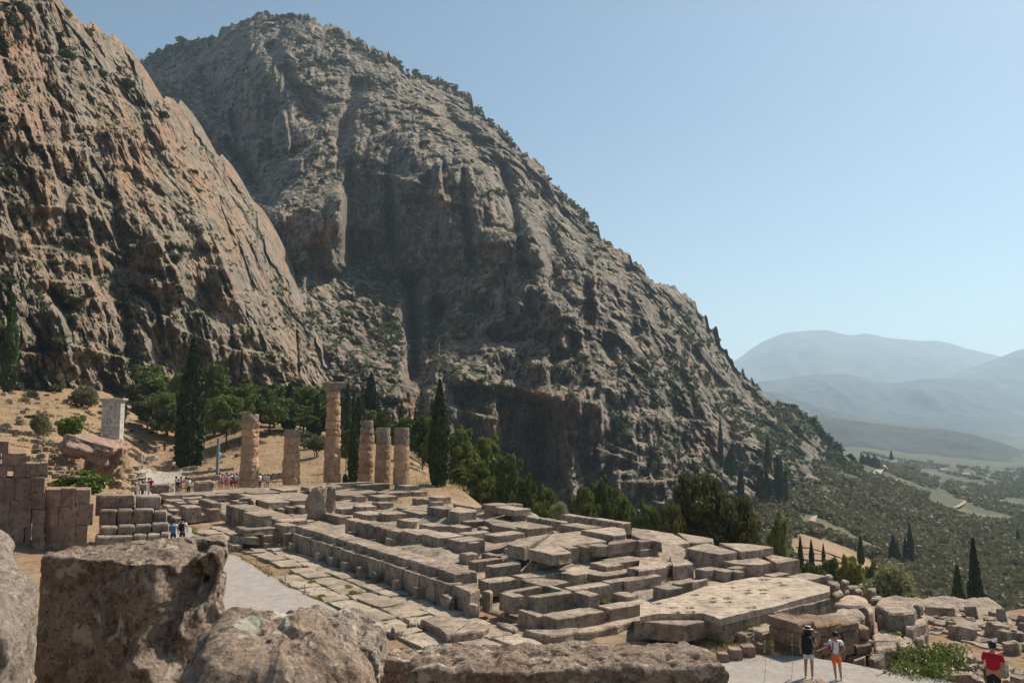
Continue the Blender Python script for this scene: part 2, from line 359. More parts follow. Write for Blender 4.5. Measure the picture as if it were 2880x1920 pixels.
    mod = .65 + .7 * np.clip(fbm(q / 55., 2, 61) + .5, 0, 1)
    for (A, sx, sz, o, kind) in amps:
        w = q + warp * sx * .6
        cc = np.c_[w[:, 0] / sx, w[:, 1] / sx, w[:, 2] / sz]
        if kind == 'r': v = fbm(cc, o, int(sx) + 3, .52, True)
        elif kind == 'p': v = -fbm(cc, o, int(sx) + 3, .5, True)      # rounded pillars parted by sharp clefts
        elif kind == 'b':
            n = fbm(cc, 2, int(sx) + 9) * 3; v = (np.floor(n) + np.clip((n - np.floor(n)) * 7, 0, 1)) / 3
        else: v = fbm(cc, o, int(sx) + 3, .55)
        dd -= A * v * mod
    if rough:
        per, am = rough; h = q[:, 2] / per + fbm(q / (per * 2), 3, 77) * 1.6
        fr = h - np.floor(h); dd += am * (np.clip(fr * 3.2 - 2.2, 0, 1) - fr)
    D2 = D + dd * edge
    ratio = (D2 / D)[:, None]
    V = np.array([0, 0, HC]) + (Pw - np.array([0, 0, HC])) * ratio
    V = V.reshape(nr, nc, 3)
    # carry the mountain on over its crest and down the far side
    rows = [V]
    last = V[-1]
    for k in range(1, 8):
        s = k / 7.0; r = last.copy(); r[:, 1] += back * s * 1.6; r[:, 0] += back * s * .25; r[:, 2] = last[:, 2] - back * (s ** 1.5) * 1.0
        rows.append(r[None])
    V = np.concatenate(rows, 0)
    me = mesh_np(name, V.reshape(-1, 3), grid_faces(V.shape[0], nc), mat, False)
    ra = me.attributes.new('rust', 'FLOAT', 'POINT'); rv_ = np.zeros(V.shape[0] * nc)
    w8 = fbm(q / 12., 4, 91) * 26
    for (x, y, rx, ry) in rust or []:
        rv_[:nr * nc] = np.maximum(rv_[:nr * nc], np.clip(1.3 - np.hypot((px_ + w8 - x) / rx, (py_ + w8 * .6 - y) / ry), 0, 1))
    ra.data.foreach_set('value', rv_.astype(np.float32))
    o = obj(name, me, kind=label_kind)
    return o, V[:nr], PXX, PY

SIL_M = [(330, 240), (385, 175), (412, 150), (440, 130), (500, 118), (560, 100), (620, 82), (655, 60), (690, 45), (740, 35), (800, 30), (850, 35), (890, 60), (950, 85), (1000, 105), (1060, 135), (1100, 160), (1180, 205),
         (1230, 225), (1290, 245), (1320, 260), (1335, 290), (1360, 315), (1400, 345), (1440, 390), (1500, 450), (1560, 510), (1620, 570), (1680, 630), (1705, 670), (1720, 688), (1750, 695), (1790, 745), (1840, 785),
         (1900, 810), (1930, 830), (1970, 862), (2000, 905), (2030, 960), (2050, 1005), (2100, 1060), (2150, 1100), (2200, 1130), (2240, 1150), (2300, 1190), (2350, 1240), (2400, 1290), (2440, 1345), (2465, 1372)]
BASE_M = [(330, 1180), (1000, 1190), (1300, 1450), (1500, 1510), (1900, 1520), (2050, 1500), (2200, 1440), (2350, 1400), (2465, 1385)]
CT_M = [(340, 260, 900), (430, 330, 740), (520, 130, 900), (800, 35, 830), (560, 300, 735), (620, 500, 650), (600, 640, 560), (760, 200, 700), (780, 430, 640), (760, 600, 520), (720, 110, 770), (1000, 110, 800), (930, 260, 690), (960, 400, 600), (1000, 480, 580), (1000, 740, 568),
        (900, 600, 500), (880, 720, 492), (780, 760, 485), (800, 820, 440), (900, 900, 400), (900, 1020, 345), (820, 900, 385), (1000, 850, 470), (800, 1150, 300), (500, 1100, 300), (1100, 170, 780), (1200, 230, 790), (1150, 330, 640), (1200, 440, 556), (1200, 600, 540), (1200, 740, 530), (1350, 520, 520), (1370, 700, 490), (1300, 790, 490), (1150, 850, 490), (1150, 950, 450), (1200, 1080, 345), (1100, 1080, 340),
        (1330, 300, 780), (1330, 400, 620), (1450, 520, 580), (1500, 460, 690), (1500, 700, 475), (1450, 900, 425), (1400, 1050, 385), (1350, 1130, 368), (1600, 1050, 368), (1480, 1180, 376), (1500, 1300, 372), (1350, 1300, 345), (1500, 1440, 330), (1650, 640, 640),
        (1700, 690, 600), (1650, 850, 455), (1720, 1000, 400), (1780, 1200, 365), (1700, 1400, 330), (1900, 820, 640), (1880, 950, 500), (1900, 1100, 430), (1950, 1250, 390), (1950, 1440, 340), (2030, 970, 640), (2050, 1150, 520), (2100, 1250, 460), (2100, 1400, 390),
        (2150, 1110, 620), (2250, 1170, 640), (2250, 1300, 500), (2350, 1250, 650), (2350, 1360, 560), (2465, 1372, 640)]
FT_M = [(1150, 800, 1165, 1060, 22, 45), (1235, 860, 1190, 1120, 26, 30), (985, 470, 985, 740, 16, 18), (960, 560, 940, 740, 30, -22), (1420, 470, 1470, 740, 16, 22), (1300, 480, 1320, 720, 14, 14), (1100, 520, 1110, 740, 13, 12),
        (560, 180, 660, 380, 24, 22), (760, 130, 880, 320, 20, 18), (640, 400, 760, 560, 18, 24), (1000, 240, 960, 400, 22, 18), (1250, 300, 1420, 520, 26, 22), (1530, 560, 1560, 820, 20, 18), (1640, 700, 1660, 900, 18, 16), (1760, 760, 1790, 980, 18, 16),
        (1300, 1060, 1560, 1110, 20, -16), (1500, 1200, 1520, 1400, 30, 16), (1860, 900, 1900, 1150, 26, 14), (2050, 1180, 2060, 1330, 18, 18), (820, 560, 700, 700, 30, -12), (1220, 700, 1480, 660, 14, -8), (1580, 1120, 1620, 1400, 26, -14), (1300, 1200, 1340, 1400, 26, 14)]
AM_M = [(24, 90, 120, 3, 'n'), (20, 40, 80, 3, 'p'), (12, 15, 38, 4, 'p'), (14, 30, 60, 2, 'b'), (7, 10, 20, 2, 'b'), (5, 6.5, 14, 4, 'p'), (4.0, 3.6, 6, 2, 'b'), (3.6, 3.0, 4.5, 3, 'n')]
ED_M = [(960, 530, 978, 765, 34, 130), (1235, 440, 1250, 560, 16, 60), (1300, 590, 1320, 745, 12, 50), (1480, 590, 1535, 745, 20, 80), (1150, 800, 1140, 1000, 18, 50), (1240, 900, 1235, 1080, 16, 40), (1660, 700, 1680, 860, 14, 60), (640, 280, 660, 420, 18, 60), (800, 300, 812, 440, 16, 60), (1530, 1000, 1560, 1130, 14, 90), (1400, 1100, 1410, 1300, 14, 60)]
RU_M = [(880, 680, 70, 90), (830, 620, 40, 60), (1575, 730, 22, 75), (1560, 790, 18, 40), (1460, 1190, 130, 70), (880, 340, 40, 50), (1000, 330, 40, 50), (1500, 1150, 60, 60), (1980, 1240, 70, 50), (1120, 720, 110, 30), (1620, 960, 40, 40), (1250, 560, 60, 60), (1360, 1350, 40, 40), (1900, 1330, 60, 40), (1180, 1150, 60, 60)]
mtn, MV, MPX, MPY = relief('mountain', M['mount'], SIL_M, BASE_M, CT_M, 760, 560, AM_M, sjit=18, rough=(45, 9), feats=FT_M, fk=1.6, edges=[(a, b_, c_, d_, e_ * 1.6, f_ * 1.3) for a, b_, c_, d_, e_, f_ in ED_M], nrand=90, eamp=15, rust=RU_M)

SIL_C = [(-420, -420), (-100, -260), (60, -120), (130, -45), (163, 0), (180, 30), (200, 38), (235, 50), (265, 66), (290, 84), (325, 98), (345, 122), (362, 145), (378, 172), (392, 205), (414, 226), (410.5, 240), (415, 262), (453, 266), (486, 274), (506, 302), (518, 327), (543, 343), (556, 366), (588, 408), (624, 441), (637, 473), (649, 494), (686, 531), (710, 559), (724, 600), (729, 637),
         (746, 690), (760, 725), (778, 738), (800, 765), (815, 812), (842, 850), (858, 915), (890, 960), (925, 1040), (960, 1080), (1000, 1140), (1030, 1180)]
SIL_C.sort()
BASE_C = [(-420, 1100), (0, 1110), (300, 1140), (500, 1190), (700, 1230), (1020, 1215)]
CT_C = [(-400, 0, 230), (-400, 1100, 165), (0, 0, 262), (0, 120, 250), (0, 300, 232), (0, 560, 215), (0, 800, 200), (0, 1060, 186), (180, 10, 300), (200, 250, 268), (200, 500, 238), (200, 750, 218), (180, 1000, 200), (330, 130, 330), (400, 300, 300), (400, 500, 268), (420, 700, 240), (400, 880, 222), (350, 1100, 205),
        (520, 330, 345), (560, 600, 272), (600, 800, 250), (560, 960, 230), (500, 1150, 215), (640, 500, 345), (700, 700, 300), (720, 640, 335), (720, 900, 260), (700, 1050, 245), (700, 1200, 228), (820, 850, 330), (850, 1000, 280), (880, 1150, 245), (1000, 1150, 300), (1000, 1210, 250)]
AM_C = [(12, 38, 45, 3, 'n'), (9, 17, 28, 3, 'p'), (8, 14, 26, 2, 'b'), (4.0, 6.5, 11, 4, 'p'), (4.5, 4.6, 8, 2, 'b'), (2.2, 2.6, 4, 4, 'p'), (2.2, 1.7, 2.6, 2, 'b'), (1.6, 1.1, 1.5, 4, 'n')]
FT_C = [(60, 330, 100, 420, 12, 6), (150, 820, 190, 860, 16, 12), (838, 930, 842, 1060, 3.5, 9), (230, 250, 420, 300, 14, 5), (200, 690, 420, 760, 16, 5)]
ED_C = [(140, 430, 190, 600, 7, 70), (330, 330, 380, 480, 8, 60), (520, 500, 600, 700, 9, 60), (600, 640, 680, 860, 9, 50), (430, 620, 500, 760, 7, 50), (260, 520, 330, 660, 7, 60), (0, 520, 60, 700, 7, 60), (440, 330, 470, 420, 8, 50)]
RU_C = [(60, 150, 90, 60), (450, 390, 70, 45), (120, 560, 40, 80), (380, 480, 70, 50), (300, 330, 60, 80), (560, 520, 60, 70), (760, 1150, 60, 80), (250, 720, 60, 60), (650, 640, 40, 90), (40, 350, 60, 80), (560, 720, 40, 60)]
clf, CV, CPX, CPY = relief('cliff', M['cliff'], SIL_C, BASE_C, CT_C, 640, 560, AM_C, sjit=20, shear=.26, back=40, rough=(30, 4), feats=FT_C, edges=[(a, b_, c_, d_, e_ * 1.7, f_ * 1.3) for a, b_, c_, d_, e_, f_ in ED_C], turn=lambda px: .86 + .24 * np.clip(px / 600., -.5, 1.2), nrand=90, eamp=8, rust=RU_C)

# far ranges, each a hill body with real depth
def far_range(name, sil, D0, D1, zb, mat, seed):
    sil = np.array(sil, float); nc, nr = 260, 60
    c = np.linspace(sil[0, 0], sil[-1, 0], nc); top = np.interp(c, sil[:, 0], sil[:, 1])
    k = np.ones(7) / 7; top = np.convolve(np.pad(top, 3, mode='edge'), k, 'valid') + 1.2 * fbm(np.c_[c / 25., c * 0, c * 0 + seed], 4, seed, .6)
    crest = at_depth(c, top, D1); rows = []
    for i in range(nr):
        s = i / (nr - 1); f = s ** .9
        D = D0 + (D1 - D0) * s; r = crest.copy(); r[:, 1] = D; r[:, 0] = crest[:, 0] * (D / D1)
        r[:, 2] = zb + (crest[:, 2] - zb) * f
        n = fbm(r / ((D1 - D0) * .32) * np.array([1.6, .5, 0]) , 5, seed + 2, .55, True)
        r[:, 2] += n * (crest[:, 2] - zb) * .20 * math.sin(math.pi * min(1, s)) ; rows.append(r)
    for s in (.2, .5, 1.0):
        r = crest.copy(); r[:, 1] += (D1 - D0) * s; r[:, 2] = crest[:, 2] + (zb - crest[:, 2]) * s; rows.append(r)
    V = np.stack(rows); obj(name, mesh_np(name, V.reshape(-1, 3), grid_faces(len(rows), nc), mat, True), kind='structure')
t = NT('far wooded hillside', .97); p = t.pos()
c = t.mix(t.ramp(t.noise(p, .004, 9, .72), [(.42, 0), (.60, 1)]), (.022, .030, .026), (.060, .058, .050))
c = t.mix(t.math('MULTIPLY', t.ramp(t.noise(p, .0022, 8, .7), [(.60, 0), (.66, 1)]), .4), c, (.13, .11, .09))
M['farhill'] = t.done(c, t.bump(t.noise(p, .01, 8, .7), 14))
far_range('far_mountain', [(1200, 1150), (1700, 1110), (1900, 1065), (2062, 1020), (2095, 995), (2130, 966), (2165, 952), (2195, 938), (2240, 932), (2320, 926), (2350, 932), (2385, 946), (2410, 941), (2432, 935), (2455, 938), (2480, 949), (2530, 953), (2560, 955), (2600, 960), (2618, 957), (2650, 957), (2700, 975), (2760, 990), (2800, 998), (2823, 1003), (2900, 1040), (3400, 1080)], 7800, 10500, -143, M['farhill'], 3)
far_range('far_mountain', [(2500, 1150), (2640, 1070), (2720, 1035), (2790, 1012), (2823, 1000), (2850, 988), (2900, 975), (3100, 930), (3500, 960)], 6450, 8400, -143, M['farhill'], 11)
far_range('far_hill', [(1900, 1130), (2060, 1085), (2150, 1072), (2200, 1066), (2280, 1054), (2350, 1050), (2400, 1054), (2450, 1070), (2520, 1078), (2600, 1064), (2680, 1062), (2760, 1072), (2820, 1095), (3000, 1120), (3400, 1100)], 4950, 6450, -140, M['farhill'], 21)
far_range('far_hill', [(1900, 1110), (2170, 1100), (2250, 1125), (2330, 1150), (2420, 1170), (2560, 1190), (2650, 1196), (2760, 1215), (2900, 1232), (3400, 1245)], 3450, 4350, -130, M['farhill'], 31)
far_range('far_hill', [(2100, 1180), (2300, 1168), (2360, 1176), (2450, 1188), (2560, 1202), (2650, 1206), (2740, 1222), (2820, 1245), (2900, 1275), (3300, 1310)], 1950, 2700, -123, M['farhill'], 41)

# haze: one closed box of air
hm = bpy.data.materials.new('summer haze'); hm.use_nodes = True; ht = hm.node_tree; ht.nodes.remove(ht.nodes['Principled BSDF'])
pv = ht.nodes.new('ShaderNodeVolumePrincipled'); pv.inputs['Density'].default_value = 1.0e-4; pv.inputs['Color'].default_value = (.62, .83, 1.0, 1); pv.inputs['Anisotropy'].default_value = .3
ht.links.new(pv.outputs[0], ht.nodes['Material Output'].inputs['Volume'])
X0, X1, Y0, Y1, Z0, Z1 = -16000, 16000, -4000, 20000, -260, 1180
hv = [(x, y, z) for x in (X0, X1) for y in (Y0, Y1) for z in (Z0, Z1)]
HAZE = obj('haze', mesh_py('haze', hv, [(0, 1, 3, 2), (4, 6, 7, 5), (0, 4, 5, 1), (2, 3, 7, 6), (0, 2, 6, 4), (1, 5, 7, 3)], hm), kind='stuff')
# ------------------------------------------------------------------ stone builders
AX = math.radians(35.0)
U2 = Vector((-math.sin(AX), math.cos(AX))); V2 = Vector((math.cos(AX), math.sin(AX)))
R3 = random.Random(11)
def prism_mesh(pts, z, h, ch=.05, jit=.02, sub=2, mat=None, flare=.02, tilt=.012, name='stone'):
    """a worn block: outline points (2-D, relative), top height z, thickness h"""
    n0 = len(pts); ar = sum(pts[i].x * pts[(i + 1) % n0].y - pts[(i + 1) % n0].x * pts[i].y for i in range(n0))
    if ar < 0: pts = pts[::-1]
    c = sum(pts, Vector((0, 0))) / n0; out = []
    for i in range(n0):
        a, b = pts[i], pts[(i + 1) % n0]; L = (b - a).length
        k = max(1, min(sub, int(L / .45) + 1)); nr = Vector(((b - a).y, -(b - a).x)).normalized() if L > 1e-4 else Vector((0, 0))
        aa = a + (c - a).normalized() * min(ch * .6 + abs(R3.gauss(0, jit * 1.2)), (c - a).length * .3)
        for j in range(k):
            t = j / k
            out.append((aa if j == 0 else a.lerp(b, t + R3.uniform(-.1, .1) / k)) + nr * R3.uniform(-jit * 1.6, jit * .5))
    n = len(out); V = []; tx, ty = R3.uniform(-tilt, tilt), R3.uniform(-tilt, tilt)
    sz = min((p - c).length for p in out); chh = min(ch, h * .3, sz * .35)
    dz = [R3.uniform(-jit, jit) * .6 for _ in out]
    for s, zz_, jj in ((1 + flare, z - h, 0), (1.0, z - h * .45, 0), (1.0, z - chh, 1), (None, z, 1)):
        for i, p in enumerate(out):
            d = p - c
            if s is None: q = c + d * max(.5, (d.length - chh) / max(d.length, 1e-4))
            else:
                q = c + d * s
                if not jj: q += Vector((R3.uniform(-jit, jit), R3.uniform(-jit, jit)))
            V.append((q.x, q.y, zz_ + (dz[i] + d.x * tx + d.y * ty if jj else 0)))
    Fs = []
    for r in range(3):
        for i in range(n):
            j = (i + 1) % n; Fs.append((r * n + i, r * n + j, (r + 1) * n + j, (r + 1) * n + i))
    V.append((c.x, c.y, z + R3.uniform(-.015, .02) + 0)); ci = len(V) - 1
    for i in range(n): Fs.append((3 * n + i, 3 * n + (i + 1) % n, ci))
    return mesh_py(name, V, Fs, mat)
def square_up(q):
    """pull a traced outline onto the temple's own two directions"""
    us = [p.dot(U2) for p in q]; vs = [p.dot(V2) for p in q]; su, sv = sorted(us), sorted(vs); m = 2
    u0, u1, v0, v1 = sum(su[:m]) / m, sum(su[-m:]) / m, sum(sv[:m]) / m, sum(sv[-m:]) / m
    if min(u1 - u0, v1 - v0) < .25: return q
    if len(q) == 4: out = [U2 * a + V2 * b for a, b in ((u0, v0), (u1, v0), (u1, v1), (u0, v1))]
    else:
        out = []
        for u, v in zip(us, vs):
            du = min((abs(u - u0), u0), (abs(u - u1), u1)); dv = min((abs(v - v0), v0), (abs(v - v1), v1))
            uu, vv = u, v
            if du[0] < .55: uu = du[1]
            if dv[0] < .55: vv = dv[1]
            p = U2 * uu + V2 * vv
            if not any((p - o_).length < .12 for o_ in out): out.append(p)
        if len(out) < 4: out = [U2 * a + V2 * b for a, b in ((u0, v0), (u1, v0), (u1, v1), (u0, v1))]
    return out
def block(parent, k, pts, z, h, mat='stone', sq=False, **kw):
    q = [P(k, x, y, z) for x, y in pts]
    if sq: q = square_up(q); z += R3.uniform(-.018, .018)
    return block_w(parent, q, z, h, mat, **kw)
def block_w(parent, q, z, h, mat='stone', name='stone', **kw):
    c = sum(q, Vector((0, 0))) / len(q)
    o = obj(name, prism_mesh([p - c for p in q], 0, h, mat=M[mat], name=name, **kw), parent, (c.x, c.y, z)); return o
def snap(a, b):
    d = b - a; L = d.length; d = d / L
    for ax in (U2, V2):
        if abs(d.dot(ax)) > .93: return ax * (1 if d.dot(ax) > 0 else -1), L
    return d, L
def row(parent, k0, p0, k1, p1, z, h, w, n, mat='stone', gap=.012, free=False, fwd=0.0, var=.25, **kw):
    """a row of blocks whose front top edge runs from p0 to p1; w is its width away from the camera"""
    a, b = P(k0, *p0, z), P(k1, *p1, z); d, L = snap(a, b)
    if free: d = (b - a) / L
    pr = Vector((-d.y, d.x)); 
    if pr.dot(a) < 0: pr = -pr
    a = a - pr * fwd
    cut = [0.0]
    for i in range(n): cut.append(cut[-1] + 1 + R3.uniform(-var, var))
    cut = [c / cut[-1] * L for c in cut]; out = []
    for i in range(n):
        s, e = cut[i] + gap / 2, cut[i + 1] - gap / 2; f = R3.uniform(-.03, .03); ww = w * R3.uniform(.94, 1.05)
        q = [a + d * s + pr * f, a + d * e + pr * f, a + d * e + pr * ww, a + d * s + pr * ww]
        out.append(block_w(parent, q, z + R3.uniform(-.02, .02), h, mat, **kw))
    return out
def boulder_mesh(name, sx, sy, sz, mat, seed=0, sub=3, rough=.18, boxy=.5, smooth=False):
    """rounded or boxy lump standing on z = 0"""
    n = 2 ** sub + 1; V = []; Fs = []; idx = {}
    g = np.linspace(-1, 1, n)
    def vid(p):
        k = tuple(np.round(p, 5))
        if k not in idx: idx[k] = len(V); V.append(p)
        return idx[k]
    for ax in range(3):
        for sg in (-1, 1):
            for i in range(n - 1):
                for j in range(n - 1):
                    cs = []
                    for (u, v) in ((g[i], g[j]), (g[i + 1], g[j]), (g[i + 1], g[j + 1]), (g[i], g[j + 1])):
                        p = [0, 0, 0]; p[ax] = sg; p[(ax + 1) % 3] = u; p[(ax + 2) % 3] = v; cs.append(vid(p))
                    Fs.append(tuple(cs if sg > 0 else cs[::-1]))
    V = np.array(V, float); sph = V / np.linalg.norm(V, axis=1)[:, None] * 1.15
    V = V * boxy + sph * (1 - boxy)
    q = V + seed * 7.1
    d = fbm(q * 1.2, 2, seed) * rough * 1.2 + fbm(q * 3.5, 3, seed + 5) * rough * .5
    V = V + V / np.linalg.norm(V, axis=1)[:, None] * d[:, None]
    V = V * np.array([sx / 2, sy / 2, sz / 2]); V[:, 2] -= V[:, 2].min()
    return mesh_np(name, V, np.array(Fs), mat, smooth)

# ------------------------------------------------------------------ path, pavement, temple
def ribbon(name, pts, z, mat, kind='structure', jit=.12, zt=None):
    out = []
    for i in range(len(pts)):
        a, b = pts[i], pts[(i + 1) % len(pts)]; k = max(1, int((b - a).length / .7))
        for j in range(k):
            t = j / k; out.append(a.lerp(b, t) + Vector((R3.uniform(-jit, jit), R3.uniform(-jit, jit))))
    me = mesh_py(name, [(p.x, p.y, z if zt is None else zt(p)) for p in out], [tuple(range(len(out)))], mat)
    import bmesh
    bm = bmesh.new(); bm.from_mesh(me); bmesh.ops.triangulate(bm, faces=bm.faces[:])
    bmesh.ops.recalc_face_normals(bm, faces=bm.faces[:])
    if bm.faces[0].normal.z < 0: bmesh.ops.reverse_faces(bm, faces=bm.faces[:])
    bm.to_mesh(me); bm.free()
    return obj(name, me, kind=kind)
pz = .16
edge = [P(4, x, y, pz) for x, y in ((1900, 1420), (1700, 1330), (1640, 1290), (1420, 1190), (1250, 1095), (1110, 1000), (820, 850), (715, 790), (560, 700), (450, 650), (385, 600), (395, 560), (330, 540))]
left = [Vector((edge[-1].x - 2.6, edge[-1].y + 2)), Vector((edge[-3].x - 3.4, edge[-3].y + 1)), Vector((edge[5].x - 5.0, edge[5].y - 1)), Vector((-17, 34)), Vector((-12, 22)), Vector((-4, 22)), Vector((-3, 27)), Vector((-5.2, 32.5))]
ribbon('gravel_path', edge + left, pz, M['path'])
pr2 = [src(7, 900, 1600), src(7, 1500, 1560), src(8, 0, 1285), src(8, 120, 1300), src(8, 400, 1350), src(8, 860, 1440), src(8, 1250, 1500), src(8, 1550, 1560), (2800, 1935)]
pz2 = .02
q2 = [on_plane(px, py, pz2) for px, py in pr2]
ribbon('gravel_path', q2 + [Vector((14.5, 17)), Vector((3, 17)), Vector((2.6, 24)), Vector((4.6, 27.0))], pz2, M['path'])

pav = bpy.data.objects.new('stone_pavement', None); COL.objects.link(pav); tag(pav, kind='structure')
O2 = Vector((-2.68, 36.9))
def inpoly(p, poly):
    c = False; n = len(poly)
    for i in range(n):
        a, b = poly[i], poly[(i + 1) % n]
        if (a.y > p.y) != (b.y > p.y) and p.x < (b.x - a.x) * (p.y - a.y) / (b.y - a.y) + a.x: c = not c
    return c
pathpoly = edge + left
# flagstones between the path and the north wall, and round the near corner
v = -7.5
while v < -.1:
    wv = R3.uniform(.95, 1.45); u = -7.0 + R3.uniform(0, 1)
    if v + wv > -.1: wv = -.1 - v
    while u < 33:
        lu = R3.uniform(1.0, 2.4); g = R3.uniform(.03, .10)
        q = [O2 + U2 * a + V2 * b for a, b in ((u + g, v + g), (u + lu, v + g), (u + lu, v + wv), (u + g, v + wv))]
        c = sum(q, Vector((0, 0))) / 4
        u += lu
        if wv < .25 or inpoly(c, pathpoly) or any(inpoly(x, pathpoly) for x in q) or R3.random() < .04: continue
        if c.y < 26.5 or c.x > 2.8: continue
        if c.x < -19 and v < -3.2: continue
        q = [x + Vector((R3.uniform(-.09, .09), R3.uniform(-.09, .09))) for x in q]
        block_w(pav, q, .13 + R3.uniform(-.05, .05), .3, 'paving', name='paving_stone', ch=.03, jit=.04, sub=3, tilt=.02)
    v += wv

tmp = bpy.data.objects.new('temple_ruin', None); COL.objects.link(tmp); tmp.location = (0, 0, 0)
tag(tmp, 'ruined stone temple platform of long grey block walls spread across the middle', 'ruin')
T = tmp
# earth and rubble core inside the walls
def skirt(n):
    s = np.linspace(0, 1, n); e_ = np.minimum.outer(np.minimum(s, 1 - s), np.minimum(s, 1 - s)).ravel(); return .7 * (1 - np.clip(e_ * 14, 0, 1)) ** 2
def core(corners, z, name='rubble_fill'):
    q = [O2 + U2 * a + V2 * b for a, b in corners]
    n = 46; V = []
    for i in range(n):
        for j in range(n):
            s, t_ = i / (n - 1), j / (n - 1); p = q[0].lerp(q[1], s).lerp(q[3].lerp(q[2], s), t_); V.append((p.x, p.y, z))
    V = np.array(V); e = np.ones(len(V)); V[:, 2] += fbm(V * np.array([.8, .8, 1]), 4, 12) * .16; V[:, 2] -= skirt(n)
    return V, grid_faces(n, n)

# north wall: slab course, projecting cubes, beam on top
slabs = row(T, 5, (1440, 1150), 4, (1500, 625), 1.08, 1.3, .75, 13, var=.12, ch=.04)
a = P(5, 1440, 1150, 1.08)
cubes = [(10, 800, 75, 30), (175, 850, 60, 60), (328, 900, 60, 60), (497, 955, 65, 60), (680, 1015, 75, 70), (880, 1098, 85, 75), (1102, 1180, 85, 80)]
for (x, y, w_, h_) in cubes:
    b = P(5, x, y, .62); q0 = b - O2; uu = q0.dot(U2)
    q = [O2 + U2 * uu + V2 * -.42, O2 + U2 * (uu + .42) + V2 * -.42, O2 + U2 * (uu + .42) + V2 * .06, O2 + U2 * uu + V2 * .06]
    block_w(T, q, .60, .62, 'stone', ch=.03)
for (x, y) in ((1530, 735), (1830, 838), (1975, 885), (2125, 935)):
    b = P(4, x, y, .6); uu = (b - O2).dot(U2)
    q = [O2 + U2 * uu + V2 * -.42, O2 + U2 * (uu + .42) + V2 * -.42, O2 + U2 * (uu + .42) + V2 * .06, O2 + U2 * uu + V2 * .06]
    block_w(T, q, .60, .62, 'stone', ch=.03)
block(T, 5, [(1310, 1255), (1400, 1235), (1500, 1275), (1430, 1300)], .70, .8)
block(T, 5, [(1585, 1360), (1650, 1345), (1760, 1360), (1735, 1385)], .62, .75)
block(T, 5, [(1440, 1150), (1620, 1150), (1780, 1195), (1660, 1240)], 1.08, 1.2, ch=.06)
block(T, 5, [(1770, 1220), (1880, 1195), (1915, 1215), (1880, 1245)], 1.06, .8)
row(T, 5, (1490, 1030), 4, (1510, 540), 1.46, .5, 1.25, 13, var=.3, ch=.05)
